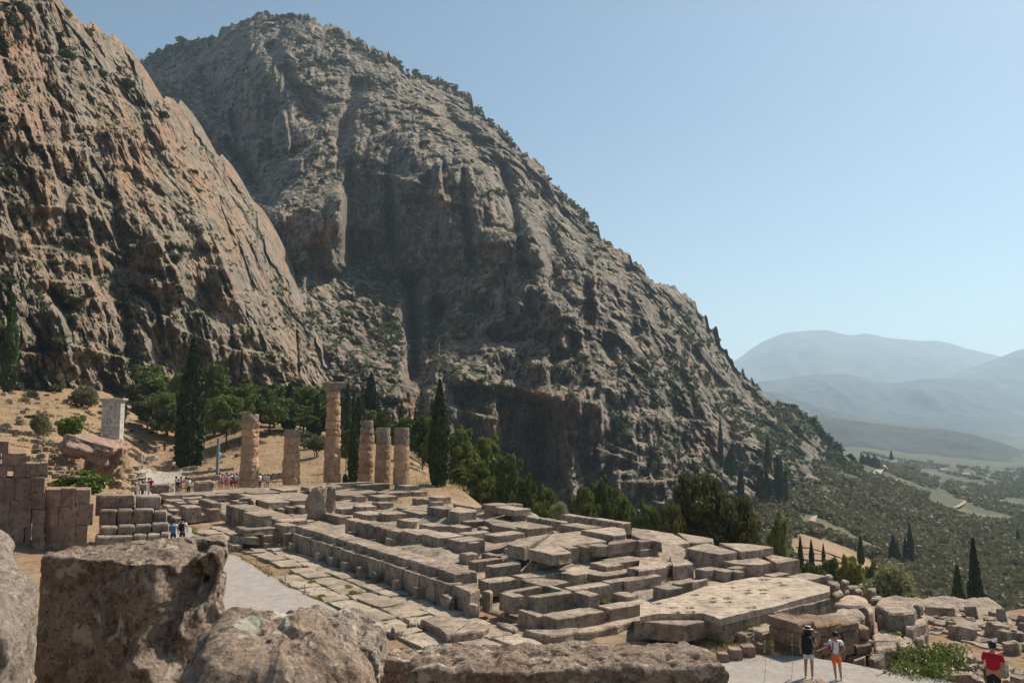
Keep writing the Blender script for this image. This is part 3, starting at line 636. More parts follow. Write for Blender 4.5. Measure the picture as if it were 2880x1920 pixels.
# farther north wall
row(T, 4, (1380, 495), 4, (700, 312), 1.42, 1.5, 1.9, 7, ch=.07, jit=.04)
DATA = '''
4 1.95 .80: 955,395 1120,375 1250,425 1130,440
4 1.25 .35: 900,555 1200,520 1290,560 960,600
4 .85 .40: 800,625 960,620 1140,670 1090,700 870,660
4 .45 .50: 710,705 820,700 990,745 850,750
4 .85 .80: 1140,640 1200,610 1300,640 1200,660
4 .42 .45: 1110,725 1180,705 1310,715 1260,745
4 1.0 1.0: 1350,620 1380,600 1490,605 1480,635
4 1.44 .5: 1290,545 1370,495 1520,500 1510,545
4 1.35 .55: 470,250 540,235 690,280 650,300
4 .95 .95: 560,350 650,335 690,350 600,370
4 1.25 1.2: 250,310 400,300 500,325 330,345
4 .55 .55: 430,395 520,385 605,405 500,430
4 .95 .5: 60,250 200,235 350,250 190,275
4 1.0 .6: 185,285 250,265 350,275 300,300
4 .8 .6: 90,340 180,335 240,360 170,380
4 .7 .6: 20,390 110,380 155,410 90,440
4 .6 .6: 150,425 230,420 280,450 200,470
4 .9 .4: 370,275 430,262 465,285 400,300
4 1.0 .4: 75,310 130,300 200,320 130,335
4 1.05 .5: 50,180 200,165 250,200 120,215
4 1.42 .5: 380,205 640,182 900,185 700,210
4 1.42 .5: 640,180 900,150 1180,130 1150,160 900,183
4 1.44 .5: 900,183 1150,160 1400,140 1200,195
4 1.42 .5: 1190,130 1400,113 1610,155 1410,140
4 1.30 .6: 870,240 1000,215 1130,190 1120,282 1030,240
4 1.30 .6: 1130,190 1400,172 1340,288 1125,284
4 1.31 .6: 1405,172 1650,158 1650,258 1345,287
4 .95 .9: 1430,320 1530,305 1550,330 1450,345
4 1.0 1.0: 1560,320 1640,300 1660,330 1590,345
4 .8 .8: 1200,345 1260,340 1280,355 1215,360
4 .8 .8: 1330,345 1380,335 1400,355 1345,360
4 .8 .5: 860,250 960,242 1030,262 900,275
1 1.46 .4: 840,1250 1140,1220 1250,1240 940,1272
1 1.47 .4: 1140,1220 1430,1190 1610,1190 1250,1240
1 1.46 .5: 1450,1228 1600,1205 1820,1212 1510,1243
1 1.47 .6: 1850,1242 1920,1212 2065,1218 2062,1240
1 1.15 .55: 1050,1290 1300,1275 1370,1340 1160,1350
1 1.16 .55: 1300,1275 1480,1268 1660,1290 1375,1340
1 1.2 .6: 1380,1345 1490,1340 1500,1352 1400,1360
1 1.1 .6: 1600,1350 1700,1320 1850,1345 1700,1370
1 1.2 .5: 1650,1310 1850,1280 2000,1300 1800,1325
1 1.2 .5: 2000,1300 2060,1280 2160,1285 2140,1310
1 1.0 .45: 60,1395 150,1380 250,1410 130,1430
5 1.22 .40: 420,290 540,262 572,270 440,300
5 1.10 .45: 575,245 690,225 800,240 700,260
5 1.05 .4: 200,310 380,275 420,295 260,325
5 1.5 .7: 1025,200 1060,190 1130,195 1095,210
5 1.3 .5: 1130,200 1180,195 1190,210 1145,215
5 1.6 .55: 1190,182 1300,168 1450,178 1340,198
5 1.3 .5: 1225,240 1270,218 1340,228 1300,245
5 1.95 1.0: 1220,290 1290,272 1500,290 1410,335
5 1.96 1.0: 1505,290 1740,322 1735,345 1520,360 1415,335
5 1.42 .55: 1535,440 1620,430 1810,420 1800,440 1620,462
5 1.65 .6: 1480,250 1640,255 1810,290 1650,302
5 2.25 .40: 1815,258 1920,240 2080,252 1960,290
5 2.24 .40: 2085,250 2190,242 2205,262 2100,272
5 2.20 .42: 1962,290 2050,278 2285,300 2280,312 2130,336
5 1.80 .9: 1850,330 1940,322 1960,345 1870,355
5 1.75 .9: 2130,385 2200,372 2280,378 2190,398
5 1.30 .5: 400,352 560,330 680,368 500,388
5 1.36 .55: 670,362 800,340 900,342 905,356 760,386
5 1.40 .5: 930,335 1000,312 1210,360 1130,372 960,345
5 1.30 .4: 800,300 980,290 1160,280 1215,342 1000,322
5 1.30 .6: 860,432 960,407 1170,420 1060,442 980,455
5 1.25 .5: 1130,482 1200,460 1430,480 1420,515 1180,505
5 1.30 .5: 1430,492 1520,480 1640,502 1560,532
5 1.20 .4: 1560,588 1760,542 1850,560 1640,607
5 1.25 .4: 1770,520 1840,495 1900,500 1860,540
5 1.50 .5: 1800,432 1900,420 2120,440 2190,545 1900,492
5 1.51 .5: 2125,440 2352,460 2390,530 2195,546
5 1.70 1.1: 862,562 1120,532 1360,560 1130,600
5 1.72 1.1: 1135,600 1365,562 1590,602 1330,642
5 1.68 1.1: 1390,645 1590,612 1850,632 1600,682
5 1.70 1.0: 1590,692 1620,676 1820,670 1750,692
5 1.50 .7: 50,366 120,352 360,390 240,412
5 1.2 .8: 700,642 760,622 862,640 842,657
5 1.0 .6: 300,560 420,540 470,560 330,580
5 1.3 .5: 480,500 600,480 760,560 700,570
6 1.95 .6: 450,705 600,642 930,572 1000,592 722,742
6 1.95 .6: 727,744 1003,594 1345,549 1565,655 1378,694 1040,722
6 1.93 .5: 728,748 1038,724 1110,738 1150,782 1010,838
6 1.90 .6: 1060,732 1200,716 1275,735 1180,748
6 1.90 .8: 1290,718 1390,700 1410,730 1310,740
6 1.95 .5: 1410,722 1470,688 1560,690 1575,745
6 2.00 .5: 1590,702 1600,672 1890,650 1905,666 1612,718
6 1.50 .7: 1570,802 1620,780 1880,763 1870,778 1600,817
6 2.00 .5: 1910,657 1980,640 2042,660 1940,692
6 1.60 .7: 1890,752 1930,735 2150,730 2140,747 1950,772
6 2.15 .4: 1385,557 1580,510 1840,530 1800,600 1630,622
6 1.98 .5: 1845,520 2100,545 2180,690 1990,642 1855,602
6 1.9 .5: 1100,480 1200,470 1400,480 1540,520 1300,530
6 1.9 .4: 200,600 330,580 600,548 640,580 430,610
6 1.3 .7: 0,800 60,790 220,800 40,835
6 1.2 .6: 230,790 330,790 420,830 300,840
6 1.0 .6: 270,790 440,762 450,770 300,800
6 1.30 .7: 30,905 100,880 410,850 430,870 230,895
6 1.25 .7: 430,870 470,865 700,895 600,900
6 1.35 .6: 265,972 330,930 480,905 680,895 560,930
6 1.35 .6: 690,908 730,895 840,892 858,905 780,915
6 1.35 .6: 765,875 860,862 1090,855 1060,870 850,885
6 1.40 .7: 1105,845 1160,835 1270,832 1280,850 1180,862
6 1.40 .6: 1275,832 1400,812 1540,808 1562,822 1300,845
6 1.05 .6: 185,1110 260,1080 500,1060 630,1095 290,1130
6 1.06 .6: 500,1055 800,1010 1080,960 1090,1010 770,1070
6 1.07 .6: 640,1095 770,1070 1090,1090 1180,1120 890,1165
6 1.06 .6: 1085,1010 1200,945 1400,925 1640,962 1300,1020 1260,1070
6 1.06 .6: 1300,1020 1640,965 1920,985 1910,1015 1560,1050
6 1.30 .7: 1420,920 1540,880 1760,920 1640,960
6 1.31 .7: 1545,880 1800,820 1970,860 1765,920
6 1.05 .7: 360,1235 600,1180 860,1160 890,1172 620,1215
6 1.05 .7: 895,1150 980,1150 1190,1215 1180,1228 1060,1205
6 1.05 .7: 350,1235 520,1225 710,1262 590,1285
6 1.05 .8: 715,1290 780,1260 1170,1215 1180,1228 850,1305
6 1.05 .9: 1180,1228 1290,1215 1540,1248 1430,1283
6 1.05 .7: 1190,1212 1340,1180 1420,1185 1640,1140 1540,1125 1100,1165
6 1.06 .7: 1640,1140 1700,1110 2020,1065 1900,1045 1560,1110
6 1.07 .8: 1730,1108 1880,1050 2140,1035 2150,1052 1815,1115
6 .80 .5: 1655,1245 1750,1230 1920,1250 1930,1270 1800,1290
6 .60 .8: 590,1425 680,1420 940,1475 860,1510
6 .60 .9: 930,1492 1080,1450 1270,1405 1500,1415 1560,1450 1000,1548
6 .62 .9: 1530,1392 1900,1288 2030,1322 2040,1345 1640,1430
7 .95 .5: 0,185 400,225 500,330 220,400 30,280
7 .96 .5: 405,225 820,285 842,325 600,332 505,330
7 1.60 1.1: 455,397 600,332 860,338 1020,420 970,462 860,447
7 1.61 1.1: 865,338 1300,345 1420,385 1405,402 1025,420
7 1.20 .7: 945,547 1190,490 1340,480 1400,545 1340,590 1060,572
7 1.21 .7: 1345,480 1440,475 1755,510 1760,522 1500,556 1405,545
7 .95 .5: 1330,692 1490,652 1625,656 1622,672 1500,700
7 1.05 .6: 800,642 890,605 1000,642 990,662
7 1.05 .6: 1000,642 1060,620 1120,650 1080,665
7 1.12 .5: 960,602 1050,588 1145,590 1150,612 1000,618
7 1.08 .6: 610,615 750,598 860,600 800,642 670,642
7 1.30 1.0: 0,655 0,500 190,465 300,480 290,600
7 1.31 1.0: 295,600 305,482 540,520 600,570 400,592
7 1.05 .9: 0,722 0,682 180,675 192,690 70,730
7 .95 .8: 145,815 350,775 425,830 300,857
7 1.0 .5: 360,772 540,750 560,777 412,802
7 .95 .6: 560,762 740,720 757,732 582,772
7 .72 .6: 0,1225 200,1115 720,1112 840,1192 470,1242
7 .85 .5: 1630,692 1850,660 2020,686 2025,700 1870,742 1780,742
'''
TOPS = []
for ln in DATA.strip().splitlines():
    hd, pt = ln.split(':'); k, z, h = hd.split()
    qq = [P(int(k), *[float(c) for c in s.split(',')], float(z)) for s in pt.split()]; cq = sum(qq, Vector((0, 0))) / len(qq); TOPS.append((cq.x, cq.y, float(z)))
    block(T, int(k), [tuple(float(c) for c in s.split(',')) for s in pt.split()], float(z), float(h), 'stone', sq=True, ch=.03, jit=.022, sub=3)
row(T, 5, (862, 570), 5, (235, 425), 1.62, 1.0, .95, 5, ch=.06, jit=.05)
row(T, 6, (1910, 985), 7, (590, 560), 1.29, .6, .7, 5)
row(T, 6, (700, 400), 6, (1060, 465), 1.75, .6, .7, 3, jit=.03)
row(T, 6, (1085, 372), 6, (1830, 470), 1.98, .7, .75, 4, jit=.02)
# blind infill under the big slabs so that no block hovers
for (k, pts, z, h) in ((6, [(450, 760), (640, 700), (1560, 700), (1880, 690), (2180, 720), (2180, 760), (1000, 860), (760, 830)], 1.2, 1.0), (7, [(480, 420), (900, 470), (960, 500), (1380, 430), (1000, 380)], .9, .9)):
    block(T, k, pts, z, h, 'stone')
# the broad floor slab at the near south corner and its steps
plat_px = [(0, 1150), (0, 1012), (100, 1000), (440, 910), (700, 830), (1000, 760), (1350, 712), (1750, 720), (2092, 812), (2088, 872), (1012, 1150), (880, 1178), (700, 1110), (200, 1112)]
pp = [P(7, x, y, .95) for x, y in plat_px]; cc = sum(pp, Vector((0, 0))) / len(pp)
def slab_grid(q, z, h, n=70, pits=()):
    xs = [p.x for p in q]; ys = [p.y for p in q]; x0, x1, y0, y1 = min(xs), max(xs), min(ys), max(ys)
    V, Fs, idx = [], [], {}
    step = max(x1 - x0, y1 - y0) / n
    import bmesh
    bm = bmesh.new(); f = bm.faces.new([bm.verts.new((p.x, p.y, z)) for p in q])
    if f.normal.z < 0: f.normal_flip()
    bm.normal_update()
    r = bmesh.ops.extrude_face_region(bm, geom=[f]); 
    for v_ in [e for e in r['geom'] if isinstance(e, bmesh.types.BMVert)]: v_.co.z -= h
    for ax, lo, hi in ((0, x0, x1), (1, y0, y1)):
        t_ = lo + step
        while t_ < hi:
            no = (1, 0, 0) if ax == 0 else (0, 1, 0); co = (t_, 0, 0) if ax == 0 else (0, t_, 0)
            bmesh.ops.bisect_plane(bm, geom=bm.verts[:] + bm.edges[:] + bm.faces[:], plane_co=co, plane_no=no); t_ += step
    bmesh.ops.triangulate(bm, faces=bm.faces[:]); bmesh.ops.recalc_face_normals(bm, faces=bm.faces[:])
    return bm
bm = slab_grid([p - cc for p in pp], 0, .24, 90)
pits = [(1020, 828), (1180, 858), (1180, 890), (1350, 850), (1360, 893), (605, 912), (790, 945), (960, 948), (800, 985), (970, 985), (1610, 943), (365, 1046), (550, 1046), (560, 1095), (1370, 742), (185, 1005), (390, 1100), (1520, 775), (1230, 1050), (1560, 800)]
pit_w = [P(7, x, y, .95) - cc for x, y in pits]
for v_ in bm.verts:
    if v_.co.z > -.05:
        p = np.array([[v_.co.x * .55, v_.co.y * .55, 0]]); v_.co.z += float(fbm(p, 2, 3)[0]) * .05 + float(fbm(p * 6, 2, 8)[0]) * .012
        for w in pit_w:
            a_ = abs((v_.co.xy - w).dot(U2)); b_ = abs((v_.co.xy - w).dot(V2))
            if a_ < (.08 + .05 * ((w.x * 7) % 1)) and b_ < (.12 + .12 * ((w.y * 5) % 1)): v_.co.z -= .13
me = bpy.data.meshes.new('floor slab'); bm.to_mesh(me); bm.free(); me.materials.append(M['paving'])
obj('floor_slab', me, T, (cc.x, cc.y, .95))
row(T, 7, (915, 1238), 7, (2090, 940), .70, .6, 1.3, 7, 'stone', var=.3, ch=.03, free=True, fwd=.10)
row(T, 7, (1370, 1335), 7, (2000, 1140), .35, .8, 1.9, 3, 'stone', var=.3, free=True, ch=.08, jit=.05)
block(T, 7, [(985, 1322), (1060, 1282), (1330, 1300), (1180, 1372)], .30, .7, 'stone', ch=.09, jit=.06)
row(T, 7, (1575, 1372), 7, (2050, 1262), .12, .7, 1.4, 2, 'stone', free=True, ch=.1, jit=.07)

for (x, y) in [(880, 1150), (100, 1060), (500, 980), (900, 870), (1300, 800), (1700, 800), (1900, 850), (1500, 980), (1200, 1060), (900, 1130)]: p = P(7, x, y, .95); TOPS.append((p.x, p.y, .93))
tx = np.array(TOPS); nu, nv = 170, 80; V = []
for i in range(nu):
    for j in range(nv):
        p = O2 + U2 * (-8.5 + 70 * i / (nu - 1)) + V2 * (.9 + 16.6 * j / (nv - 1)); V.append((p.x, p.y, 0))
V = np.array(V); d2 = ((V[:, None, 0] - tx[None, :, 0]) ** 2 + (V[:, None, 1] - tx[None, :, 1]) ** 2); w_ = np.exp(-d2 / 2.0) + 1e-9 * np.exp(-d2 / 60.0) + 1e-14
V[:, 2] = (w_ * tx[None, :, 2]).sum(1) / w_.sum(1) - .50; mind = np.sqrt(d2.min(1)); V[:, 2] = np.where(mind < 1.6, V[:, 2], V[:, 2] + (.55 - V[:, 2]) * np.clip((mind - 1.6) / 2.5, 0, 1))
V[:, 2] += fbm(V * np.array([1.1, 1.1, 0]) + 3, 4, 12) * .13
uu_ = (V[:, 0] - O2.x) * U2.x + (V[:, 1] - O2.y) * U2.y; vv_ = (V[:, 0] - O2.x) * V2.x + (V[:, 1] - O2.y) * V2.y
lo = np.clip((uu_ + 1.0) / 1.5, 0, 1) * .75 + .18 * np.clip((uu_ + 8.5) / 3, 0, 1); near_path = np.clip((1.8 - uu_) / 2.0, 0, 1) * np.clip((7.5 - vv_) / 2.5, 0, 1)
V[:, 2] = V[:, 2] * (1 - near_path) + (.14 + .04 * fbm(V * 1.3, 2, 5)) * near_path
e_ = np.minimum(np.minimum((uu_ + 8.5), 61.5 - uu_), np.minimum((vv_ - .9) * 3 + .6, 17.5 - vv_)); V[:, 2] -= 1.4 * (1 - np.clip(e_ / 1.6, 0, 1)) ** 2
fill_z = V[:, 2].copy()
obj('rubble_fill', mesh_np('rubble fill', V, grid_faces(nu, nv), M['paving'], True), T, kind='stuff')
# the two upright broken stones
def upright(name, k, x0, x1, ybase, htop, depth, label, seed, mat='stone'):
    z0 = .95; a, b = P(k, x0, ybase, z0), P(k, x1, ybase, z0); w = (b - a).length; c = (a + b) / 2
    me = boulder_mesh(name, w, depth, htop, M[mat], seed, 4, .34, .66)
    o = obj(name, me, None, (c.x, c.y + depth / 2, z0 - .05), .25, label=label, cat='stone block'); return o
upright('upright_stone', 4, 1648, 1838, 490, 2.15, .9, 'taller upright broken grey stone standing on the temple floor, left of the pair', 4)
upright('upright_stone', 4, 1838, 1955, 400, 1.75, .7, 'shorter upright broken grey stone leaning right of the taller one on the temple floor', 9)

# ------------------------------------------------------------------ columns
def drum_mesh(r0, r1, h, seed, worn):
    n, m = 80, 6; V = []; fl = max(0, .75 - worn)
    for j in range(m + 1):
        t_ = j / m; r = r0 + (r1 - r0) * t_
        bulge = 1.0 - worn * .045 * abs(2 * t_ - 1) ** 3
        for i in range(n):
            a = 2 * math.pi * i / n; rf = r * bulge * (1 - .16 * fl * abs(math.sin(10 * a))); V.append((math.cos(a) * rf, math.sin(a) * rf, t_ * h))
    V = np.array(V); q = V * 1.7 + seed * 3.3
    d = fbm(q, 4, 5, .6) * .10 * worn - np.clip(fbm(q * .8 + 9, 2, 7) - .22, 0, 1) * .45 * worn
    rr = np.hypot(V[:, 0], V[:, 1])[:, None]; V[:, :2] *= 1 + (d[:, None] / rr)
    Fs = [(j * n + i, j * n + (i + 1) % n, (j + 1) * n + (i + 1) % n, (j + 1) * n + i) for j in range(m) for i in range(n)]
    Fs += [tuple(range(n - 1, -1, -1)), tuple(m * n + i for i in range(n))]
    return V, Fs
def column(pos, zb, zt, r0, nd, label, worn, capital=False, top_grey=1, seed=0):
    e = bpy.data.objects.new('column', None); COL.objects.link(e); e.location = (pos.x, pos.y, zb)
    tag(e, label, 'column', 'columns standing at the far end of the temple')
    H = zt - zb - (1.05 if capital else 0); hs = [1 + R3.uniform(-.12, .12) for _ in range(nd)]; s_ = sum(hs); hs = [h * H / s_ for h in hs]
    z = 0; taper = .022
    for i, h in enumerate(hs):
        ra, rb = r0 - taper * z, r0 - taper * (z + h)
        V, Fs = drum_mesh(ra, rb, h - .012, seed * 10 + i, worn * (1.25 if i > nd - 3 else 1))
        mat = M['coltop'] if (i >= nd - top_grey) else M['column']
        obj('drum', mesh_py('drum', V, Fs, mat), e, (R3.uniform(-.04, .04), R3.uniform(-.04, .04), z), R3.uniform(0, 6)); z += h
    if capital:
        n = 28; prof = [(.0, r0 - taper * z - .05), (.16, r0 - taper * z), (.40, r0 - .02), (.52, r0 + .12)]
        V = [(math.cos(2 * math.pi * i / n) * r, math.sin(2 * math.pi * i / n) * r, zz_) for zz_, r in prof for i in range(n)]
        Fs = [(j * n + i, j * n + (i + 1) % n, (j + 1) * n + (i + 1) % n, (j + 1) * n + i) for j in range(3) for i in range(n)]
        c_ = obj('capital', mesh_py('capital', V, Fs, M['coltop']), e, (0, 0, z))
        pts = [Vector((x * 1.04, y * 1.04)) for x, y in ((-1, -1), (1, -1), (1, 1), (.35, .95), (-1, .9))]
        obj('abacus', prism_mesh(pts, .52 + .48, .48, .08, .06, 4, M['coltop'], 0, .02, 'abacus'), c_, rz=.6)
    return e
def topz(k, x, y, D): return float(HC + pdir(*src(k, x, y))[1] * D)
CL = [((235, 1255), 445, .96, 9, 'weathered orange column of even height, farthest left of the six', 1.0, False, 1),
      ((700, 1228), 615, .93, 7, 'shortest orange column, second from the left, with a broken grey top', 1.1, False, 1),
      ((1150, 1205), 92, .93, 12, 'tallest orange column, the only one still crowned by its capital', 1.2, True, 0),
      ((1525, 1188), 515, .88, 8, 'orange column with a deep crack down its side, left of the close group of three', 1.0, False, 2),
      ((1710, 1205), 597, .90, 7, 'orange column in the middle of the close group of three', .55, False, 2),
      ((1915, 1228), 597, .90, 7, 'orange column at the right end, standing on its own grey plinth', .5, False, 2)]
for i, ((x, y), yt, r0, nd, lab, worn, cap, tg) in enumerate(CL):
    b = P(1, x, y, 1.45); D = b.y + r0 * .95
    pos = Vector((b.x * D / b.y, D))
    column(pos, 1.43, topz(1, x, yt, D), r0, nd, lab, worn, cap, tg, i + 1)
# ------------------------------------------------------------------ the bank the camera stands on and its rocks
n = 120; gx_ = np.linspace(-40, 40, n); gy_ = np.linspace(-8, 14.5, 90); XX, YY = np.meshgrid(gx_, gy_)
t_ = np.clip((YY - 5.9) / 6.5, 0, 1); t_ = t_ * t_ * (3 - 2 * t_); ZZ = 6.35 * (1 - t_) - .5 * t_
ex = np.clip((np.abs(XX) - 9) / 12, 0, 1); ZZ = ZZ * (1 - ex * ex * (3 - 2 * ex)) - .4 * ex
q = np.c_[XX.ravel(), YY.ravel(), ZZ.ravel()]; q[:, 2] += fbm(q * .7, 4, 6) * .12
obj('hillside', mesh_np('bank', q, grid_faces(90, n), M['ground'], True), kind='structure')

def mat_fore(name, paler, mid, dark, lich):
    t = NT(name, .95); p = t.pos(obj_=True)
    c = t.mix(t.ramp(t.noise(p, 5, 8, .7), [(.35, 0), (.65, 1)]), mid, paler)  # paler and middle rock tones mixed at random by noise
    c = t.mix(t.math('MULTIPLY', t.ramp(t.noise(p, 14, 7, .75, .5), [(.50, 0), (.64, 1)]), .8), c, dark)
    c = t.mix(t.math('MULTIPLY', t.ramp(t.noise(p, 34, 6, .8), [(.53, 0), (.60, 1)]), .85), c, lich); c = t.mix(t.math('MULTIPLY', t.ramp(t.noise(p, 55, 5, .8), [(.54, 0), (.60, 1)]), .8), c, dark); c = t.mix(t.math('MULTIPLY', t.ramp(t.noise(p, 8, 4, .6), [(.60, 0), (.64, 1)]), .8), c, tuple(min(.7, x * 1.25) for x in lich))
    c = t.mix(t.math('MULTIPLY', t.ramp(t.noise(p, 2.2, 4, .6), [(.55, 0), (.7, 1)]), .6), c, (.30, .17, .10))
    h = t.math('ADD', t.noise(p, 22, 8, .75), t.math('MULTIPLY', t.ramp(t.vor(p, 30), [(0, 0), (.35, 1)]), .6))
    return t.done(c, t.bump(t.noise(p, 70, 6, .8), .008, 1.0, t.bump(h, .035)))
M['fore1'] = mat_fore('dark pitted block', (.50, .385, .29), (.26, .19, .14), (.10, .07, .055), (.58, .48, .37))
M['fore2'] = mat_fore('rough conglomerate rock', (.52, .39, .29), (.36, .26, .19), (.12, .085, .065), (.66, .54, .42))
M['fore3'] = mat_fore('smooth grey rock', (.45, .375, .305), (.34, .275, .22), (.16, .12, .10), (.60, .50, .40))
def rock(name, outline, z0, z1, mat, label, seed, tilt=(0, 0), lean=(0, 0), amp=.04, pit=.018, nring=300, nrow=110, rnd=5, dome=0.0, cor=.05, cracks=()):
    o2 = [Vector(p) for p in outline]; ar = sum(o2[i].x * o2[(i + 1) % len(o2)].y - o2[(i + 1) % len(o2)].x * o2[i].y for i in range(len(o2)))
    if ar < 0: o2 = o2[::-1]
    per = [(o2[(i + 1) % len(o2)] - o2[i]).length for i in range(len(o2))]; tot = sum(per); ring = []
    for i, L in enumerate(per):
        k = max(2, int(nring * L / tot))
        for j in range(k): ring.append(o2[i].lerp(o2[(i + 1) % len(o2)], j / k))
    R_ = np.array([(p.x, p.y) for p in ring])
    for _ in range(rnd): R_ = (np.roll(R_, 1, 0) + R_ * 2 + np.roll(R_, -1, 0)) / 4
    N = len(R_); c = R_.mean(0); H = z1 - z0; rows = []
    for j in range(nrow + 1):
        t_ = j / nrow; z = z0 + H * t_; k = 1.0
        d = (z1 - z)
        if d < cor: k = 1 - (1 - math.sqrt(max(0, 1 - ((cor - d) / cor) ** 2))) * cor * 1.0 / max(.2, np.abs(R_ - c).max())
        rr = c + (R_ - c) * k + np.array(lean) * t_
        rows.append(np.c_[rr, np.full(N, z)])
    base = rows[-1].copy(); nt = 44
    for j in range(1, nt + 1):
        s = 1 - j / nt * .985; rr = (c + np.array(lean)) + (base[:, :2] - c - np.array(lean)) * s
        rows.append(np.c_[rr, np.full(N, z1 + dome * (1 - s * s))])
    V = np.concatenate(rows); cx = c + np.array(lean)
    f = np.clip((V[:, 2] - z0) / H, 0, 1)
    V[:, 2] += f * ((V[:, 0] - cx[0]) * tilt[0] + (V[:, 1] - cx[1]) * tilt[1])
    nrm = np.zeros_like(V); nrm[:, :2] = V[:, :2] - cx; nrm /= np.maximum(np.linalg.norm(nrm, axis=1), 1e-6)[:, None]
    top = np.ones(len(V)); jz = np.clip((np.arange(nrow + 1) / nrow * H - (H - cor)) / cor, 0, 1); top[:N * (nrow + 1)] = np.repeat(jz ** 1.5, N)
    nrm = nrm * (1 - top)[:, None]; nrm[:, 2] += top; nrm /= np.maximum(np.linalg.norm(nrm, axis=1), 1e-6)[:, None]
    d = fbm(V * 2.6 + seed, 3, seed) * amp + fbm(V * 9 + seed, 4, seed + 2, .6) * amp * .55 + fbm(V * 30, 3, seed + 4, .6) * amp * .16
    pt = np.clip(vn(V * 24 + seed, 9) - .25, 0, 1) * pit * 2 + np.clip(vn(V * 11 + seed, 19) - .35, 0, 1) * pit * 3
    V = V + nrm * (d - pt)[:, None]
    for (xc, wd, dp, zm) in cracks:
        xx = xc + .035 * np.sin(V[:, 2] * 14) + .02 * fbm(V * 6, 2, 3); g_ = np.exp(-((V[:, 0] - xx) / wd) ** 2) * np.clip((V[:, 2] - zm) / .15, 0, 1)
        fr_ = (V[:, 1] < c[1] + .1); V[:, 1] += np.where(fr_, g_ * dp, 0) * (1 - top * .8); V[:, 2] -= g_ * dp * .35 * top * fr_
    nr = len(rows); i = np.arange((nr - 1) * N); r = i // N; cc_ = i % N; a = r * N + cc_; b = r * N + (cc_ + 1) % N
    Fs = np.stack([a, b, b + N, a + N], -1)
    ctr = np.array([cx[0], cx[1], z0]); me = mesh_np(name, V - ctr, Fs, mat, True)
    return obj(name, me, None, tuple(ctr), label=label, cat='rock', group='rough stones right in front of the camera')
def X(px, D): return (px - 1440) / F * D
rock('foreground_block', [(X(122, 3.62), 3.62), (X(440, 3.36), 3.36), (X(625, 3.62), 3.62), (X(630, 3.9), 3.9), (X(135, 3.85), 3.85)], 6.3, 7.825, M['fore1'], 'tall dark squared block with a cracked pitted right side, nearest on the left', 3, (.05, .02), (.03, 0), .032, .024, 420, 160, 6, .01, .03, cracks=[(X(500, 3.45), .045, .14, 7.35), (X(560, 3.5), .02, .05, 7.5)])
rock('foreground_rock', [(-2.75, 2.3), (X(95, 2.5), 2.45), (X(112, 2.7), 2.75), (X(60, 3.0), 3.0), (-2.7, 3.1)], 6.3, 8.17, M['fore3'], 'smooth topped grey rock sloping down at the left edge of the picture', 14, (-.50, .05), (0, 0), .03, .012, 300, 120, 6, .0, .06)
rock('foreground_rock', [(X(500, 2.35), 2.35), (X(1130, 2.3), 2.3), (X(1060, 2.8), 2.8), (X(900, 3.0), 3.0), (X(620, 2.95), 2.95), (X(530, 2.7), 2.7)], 6.3, 7.73, M['fore2'], 'big rounded pinkish brown rock low in front of the dark squared block', 25, (-.10, .12), (0, 0), .06, .02, 340, 120, 30, .0, .26)
rock('foreground_rock', [(X(700, 4.7), 4.7), (X(1080, 4.8), 4.8), (X(1085, 5.3), 5.3), (X(720, 5.4), 5.4)], 6.3, 7.17, M['fore3'], 'flat grey rock with a dark broken right end, behind the rounded rock', 36, (-.05, .06), (0, 0), .07, .015, 260, 80, 14, .02, .08)
rock('foreground_block', [(X(1150, 3.95), 3.95), (X(1600, 3.9), 3.9), (X(2035, 4.0), 4.0), (X(1965, 4.34), 4.34), (X(1180, 4.3), 4.3)], 6.3, 7.24, M['fore1'], 'long low block with a sunlit top and dark front along the bottom edge', 47, (.0, .0), (0, 0), .045, .02, 420, 90, 5, .0, .05)
rock('foreground_block', [(X(1090, 5.2), 5.2), (X(1905, 5.1), 5.1), (X(1930, 5.42), 5.42), (X(1110, 5.42), 5.42)], 6.3, 6.94, M['fore2'], 'narrow rough stone edge just behind the long low block', 58, (.03, .0), (0, 0), .05, .02, 420, 60, 5, .0, .04)
rock('foreground_rock', [(X(2130, 4.0), 4.0), (X(2400, 4.0), 4.0), (X(2380, 4.3), 4.3), (X(2150, 4.3), 4.3)], 6.2, 7.06, M['fore2'], 'tip of a pale rock poking up at the bottom edge below the woman', 69, (.0, .05), (0, 0), .04, .015, 160, 60, 10, .05, .12)

# ------------------------------------------------------------------ left ruins
ZO[10] = (0, 1280)
def src2(k, x, y):
    s = 2.45 if k == 10 else 3.92
    return ZO[k][0] + x / s, ZO[k][1] + y / s
def wall_stones(parent, k, D, th, lst, mat, ch=.025):
    for (x0, x1, y0, y1) in lst:
        a, b = src2(k, x0, y0), src2(k, x1, y1); p0 = at_depth(a[0], a[1], D); p1 = at_depth(b[0], b[1], D)
        f = R3.uniform(-.035, .035); g = .006
        s_ = 1 + th / D; q = [Vector((p0[0] + g, D + f)), Vector((p1[0] - g, D + f)), Vector((p1[0] * s_ - g, D + th)), Vector((p0[0] * s_ + g, D + th))]
        block_w(parent, q, float(p0[2]) - g, float(p0[2] - p1[2]) - g, mat, ch=ch, jit=.022, sub=3, flare=0)
def ruin(name, label, cat='ruin', loc=(0, 0, 0)):
    e = bpy.data.objects.new(name, None); COL.objects.link(e); e.location = loc; tag(e, label, cat); return e
w = ruin('ruined_wall', 'tall pinkish stone wall with stepped broken top at the left edge', 'wall')
